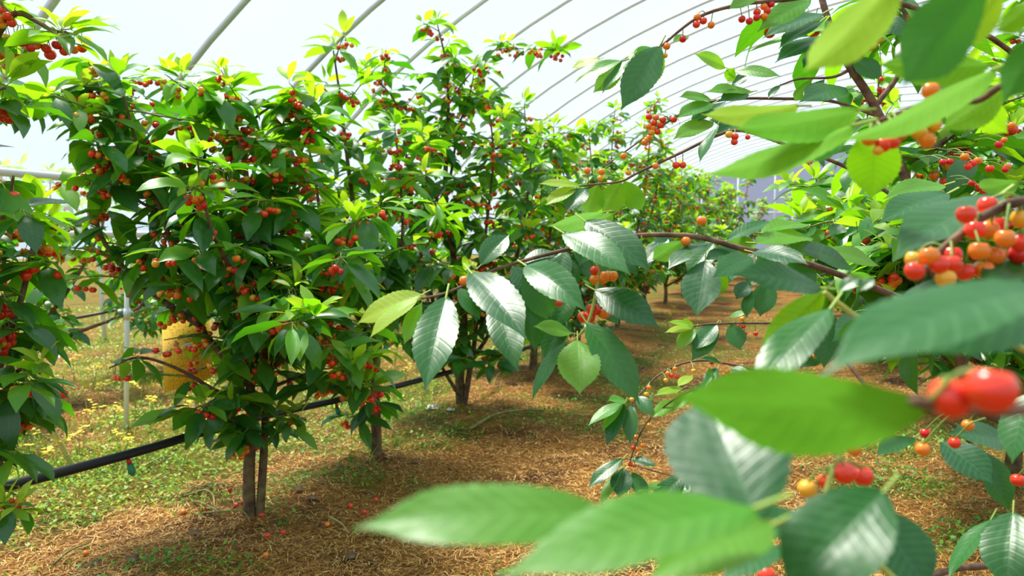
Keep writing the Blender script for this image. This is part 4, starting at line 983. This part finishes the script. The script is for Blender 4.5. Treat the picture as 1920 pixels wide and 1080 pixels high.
def weeds():
    x, y, rg = ground_points(110000, 1.9, 12, 22)
    g = green_amount(x, y); keep = rg.random(len(x)) < np.clip((g - .68) * 2.8, 0, 1) ** 1.3
    x, y = x[keep], y[keep]; n = len(x)
    L = rg.uniform(.008, .022, n) * (1 + .05 * y); az = rg.uniform(0, 6.28, n); el = rg.uniform(-.1, .9, n); h = rg.uniform(.004, .05, n)
    c = np.stack([x, y, gh(x, y) + h], -1)
    d = np.stack([np.cos(az)*np.cos(el), np.sin(az)*np.cos(el), np.sin(el)], -1); s = np.stack([-np.sin(az), np.cos(az), rg.normal(0, .3, n)], -1)
    w = L * rg.uniform(.22, .4, n)
    V = np.stack([c, c + d*(L*.55)[:, None] + s*w[:, None], c + d*L[:, None], c + d*(L*.55)[:, None] - s*w[:, None]], 1).reshape(-1, 3)
    F = (np.arange(n)[:, None] * 4 + np.array([[0, 1, 2, 3]])).reshape(-1, 4)
    m, nt, out = nodes('weed_leaf')
    at = N(nt, 'ShaderNodeAttribute'); at.attribute_name = 'rnd'
    c = ramp(nt, at.outputs['Fac'], [(0, (.025, .16, .012)), (.5, (.12, .38, .02)), (.85, (.36, .56, .03)), (1, (.62, .66, .05))])
    pb = N(nt, 'ShaderNodeBsdfPrincipled', {'Base Color': c, 'Roughness': .5}); tl = N(nt, 'ShaderNodeBsdfTranslucent', {'Color': c})
    mx = N(nt, 'ShaderNodeMixShader', {0: .35, 1: pb.outputs[0], 2: tl.outputs[0]}); nt.links.new(mx.outputs[0], out.inputs[0])
    u = x - (-2.21 + .39 * y); left = 1 / (1 + np.exp((u + .3) * 5))
    col = np.clip(rg.random(n) * .7 + .35 * left, 0, 1)
    link('weeds', mesh_from('weeds', V, F, [m], rnd=np.repeat(col, 4), smooth=False), kind='stuff', label='low green chickweed and clover spreading over the mulch', category='weeds')
    # grass blades on the weedy side
    x, y, rg = ground_points(26000, 1.9, 10, 23)
    u = x - (-2.21 + .39 * y); g = hash_noise(x, y, 1.6, 31)
    keep = (u < .1) & (rg.random(len(x)) < np.clip((g - .35) * 1.6, 0, .8) * np.clip(.5 - u, 0, 1))
    x, y = x[keep], y[keep]; n = len(x); L = rg.uniform(.03, .12, n); az = rg.uniform(0, 6.28, n); ln = rg.uniform(.1, .6, n); w = rg.uniform(.001, .002, n) * (1 + .1*y)
    c = np.stack([x, y, gh(x, y)], -1); s = np.stack([-np.sin(az), np.cos(az), np.zeros(n)], -1)
    dd = np.stack([np.cos(az)*ln, np.sin(az)*ln, np.ones(n)], -1)
    m1 = c + dd*(L*.5)[:, None]; e = c + dd*L[:, None] + np.stack([np.cos(az), np.sin(az), -np.ones(n)*.5], -1)*(L*ln*.5)[:, None]
    V = np.stack([c - s*w[:, None], c + s*w[:, None], m1 + s*w[:, None]*.8, m1 - s*w[:, None]*.8, e + s*w[:, None]*.2, e - s*w[:, None]*.2], 1).reshape(-1, 3)
    i = np.arange(n)[:, None]*6; F = np.concatenate([i + np.array([[0, 1, 2, 3]]), i + np.array([[3, 2, 4, 5]])], 1).reshape(-1, 4)
    link('grass', mesh_from('grass', V, F, [m], rnd=np.repeat(np.clip(rg.random(n)*.6 + .4, 0, 1), 6), smooth=False), kind='stuff', label='thin yellow-green grass blades on the weedy left side', category='grass')
weeds()

# flowering weeds on the left
def flower_meshes():
    out = []
    for sd in range(3):
        rg = np.random.default_rng(sd + 60); st, fl = [], []
        for k in range(5):
            az = rg.uniform(0, 6.28); h = rg.uniform(.10, .2); q = np.array([math.cos(az)*.04, math.sin(az)*.04, h])
            st.append((smooth_path([(0, 0, -.02), q * (.4, .4, .5), q], 3), (.0018, .001)))
            for j in range(4):
                c = q + rg.normal(0, .009, 3)
                for a in range(4):
                    t = a * 1.571 + rg.uniform(0, .5)
                    fl.append((c, t))
        V, F = [], []
        for c, t in fl:
            o = len(V); d = np.array([math.cos(t), math.sin(t), .25]); s = np.array([-math.sin(t), math.cos(t), 0])
            for p in (c, c + d*.006 + s*.005, c + d*.012, c + d*.006 - s*.005): V.append(p)
            F.append((o, o+1, o+2, o+3))
        out.append((tube_mesh('stem', st, M['weed_stem'], 4), mesh_from('blossom', np.array(V), F, [M['flower']], smooth=False)))
    return out
FM = flower_meshes()
fl = [(80, 690), (118, 740), (90, 760), (165, 775), (210, 790), (60, 830), (105, 855), (150, 835), (195, 735), (230, 830), (255, 750), (280, 780), (300, 720), (330, 800), (270, 705), (320, 690), (40, 880), (175, 700), (345, 760), (380, 740),
      (410, 700), (500, 690), (560, 705), (600, 690), (690, 670), (640, 680), (740, 660), (760, 690), (1258, 575), (1252, 592), (1268, 568), (140, 690), (215, 680), (360, 705)]
for i, (x, y) in enumerate(fl):
    d = CAMH * FPX / (y + 22 - HOR); q = P(x, y + 22, d); q[2] = float(gh(q[0], q[1]))
    o = link('flowering_weed', None, label='yellow-flowered mustard weed', category='weed', group='yellow mustard weeds by the left row'); o.location = q
    o.rotation_euler = (0, 0, i * 1.3); o['label'] = 'small yellow-flowered mustard weed growing among the trees'
    link('stem', FM[i % 3][0], o); link('blossom', FM[i % 3][1], o)

# fallen cherries
for i, (x, y, k) in enumerate([(388, 964, 'r'), (444, 962, 'd'), (657, 953, 'r'), (683, 961, 'r'), (614, 988, 'o'), (502, 1016, 'r'), (531, 1004, 'r'), (499, 1052, 'o'), (432, 924, 'd'), (490, 978, 'r'), (705, 935, 'r'), (344, 970, 'o'), (160, 1038, 'o'), (456, 957, 'r')]):
    d = CAMH * FPX / (y - HOR); q = P(x, y, d); q[2] = float(gh(q[0], q[1])) + .008
    o = link('fallen_cherry', CH_ME[k].copy(), label='small ripe cherry fallen onto the mulch near the twin-stemmed trunk', category='cherry', group='fallen cherries under the twin-stemmed tree')
    o.matrix_basis = Matrix.Translation(Vector(q)) @ Matrix.Rotation(i * 2.1, 4, 'Z') @ Matrix.Rotation(1.7, 4, 'X') @ Matrix.Scale(.0105, 4)
# twigs and scraps
tw = [([(352, 925), (385, 925), (400, 945), (402, 962)], 'curved pale twig arching over the mulch left of the twin trunk', .004), ([(362, 945), (375, 960), (400, 972), (420, 980)], 'bent dry stick lying left of the twin trunk', .006),
      ([(380, 972), (420, 978), (455, 978), (470, 992)], 'long thin dry twig at the foot of the twin trunk', .004), ([(880, 812), (930, 795), (985, 782), (1020, 775)], 'long dry branch lying in the grass beyond the aisle', .010),
      ([(100, 1055), (130, 1040), (165, 1015)], 'short brown stick lying at the lower left', .005), ([(615, 975), (640, 988), (655, 1000)], 'green stem lying on the mulch by the blurred leaf', .003), ([(240, 880), (300, 860), (350, 850)], 'thin pale stalk among weeds beneath the black pipe', .003)]
for pts, lab, r in tw:
    Q = []
    for i, (x, y) in enumerate(pts):
        d = CAMH * FPX / (y - HOR); q = P(x, y, d); q[2] = float(gh(q[0], q[1])) + r + (.02 if 0 < i < len(pts) - 1 else .004); Q.append(q)
    link('dry_twig', tube_mesh('dry_twig', [(smooth_path(Q, 5), (r, r * .6))], M['bamboo' if 'pale' in lab or 'green' in lab else 'twig'], 6), label=lab, category='twig')
def scrap(x, y, s, lab, seed, mat='scrap', name='paper_scrap', cat='scrap'):
    rg = np.random.default_rng(seed); d = CAMH * FPX / (y - HOR); q = P(x, y, d); q[2] = float(gh(q[0], q[1])) + .01
    n = 7; V = [(0, 0, s*.3)]; F = []
    for ring, rr in ((1, .6), (2, 1.0)):
        for i in range(n):
            a = i * 6.283 / n + rg.normal(0, .1); V.append((s*rr*math.cos(a)*rg.uniform(.7, 1.2), s*rr*math.sin(a)*rg.uniform(.7, 1.2), rg.uniform(0, s*.55)*(ring == 1) + .002))
    for i in range(n):
        k = (i+1) % n; F += [(0, 1+i, 1+k), (1+i, 1+n+i, 1+n+k, 1+k)]
    o = link(name, mesh_from(name, np.array(V), F, [M[mat]], smooth=False), label=lab, category=cat); o.location = q
scrap(809, 774, .045, 'crumpled white scrap on the mulch, the larger of two', 1)
scrap(846, 779, .032, 'small pale scrap on the mulch beside the crumpled white one', 2)
for i, (x, y, s) in enumerate([(640, 895, .022), (585, 950, .026), (560, 935, .022), (365, 1012, .026), (660, 1045, .022), (690, 925, .02), (250, 1065, .026), (180, 1062, .022), (780, 875, .024)]):
    scrap(x, y, s, 'curled dark dead leaf lying on the straw', 30 + i, 'dry_leaf', 'dead_leaf', 'dead leaf')
for o in scene.objects:
    if o.name.startswith('dead_leaf'): o['group'] = 'dead leaves on the straw'
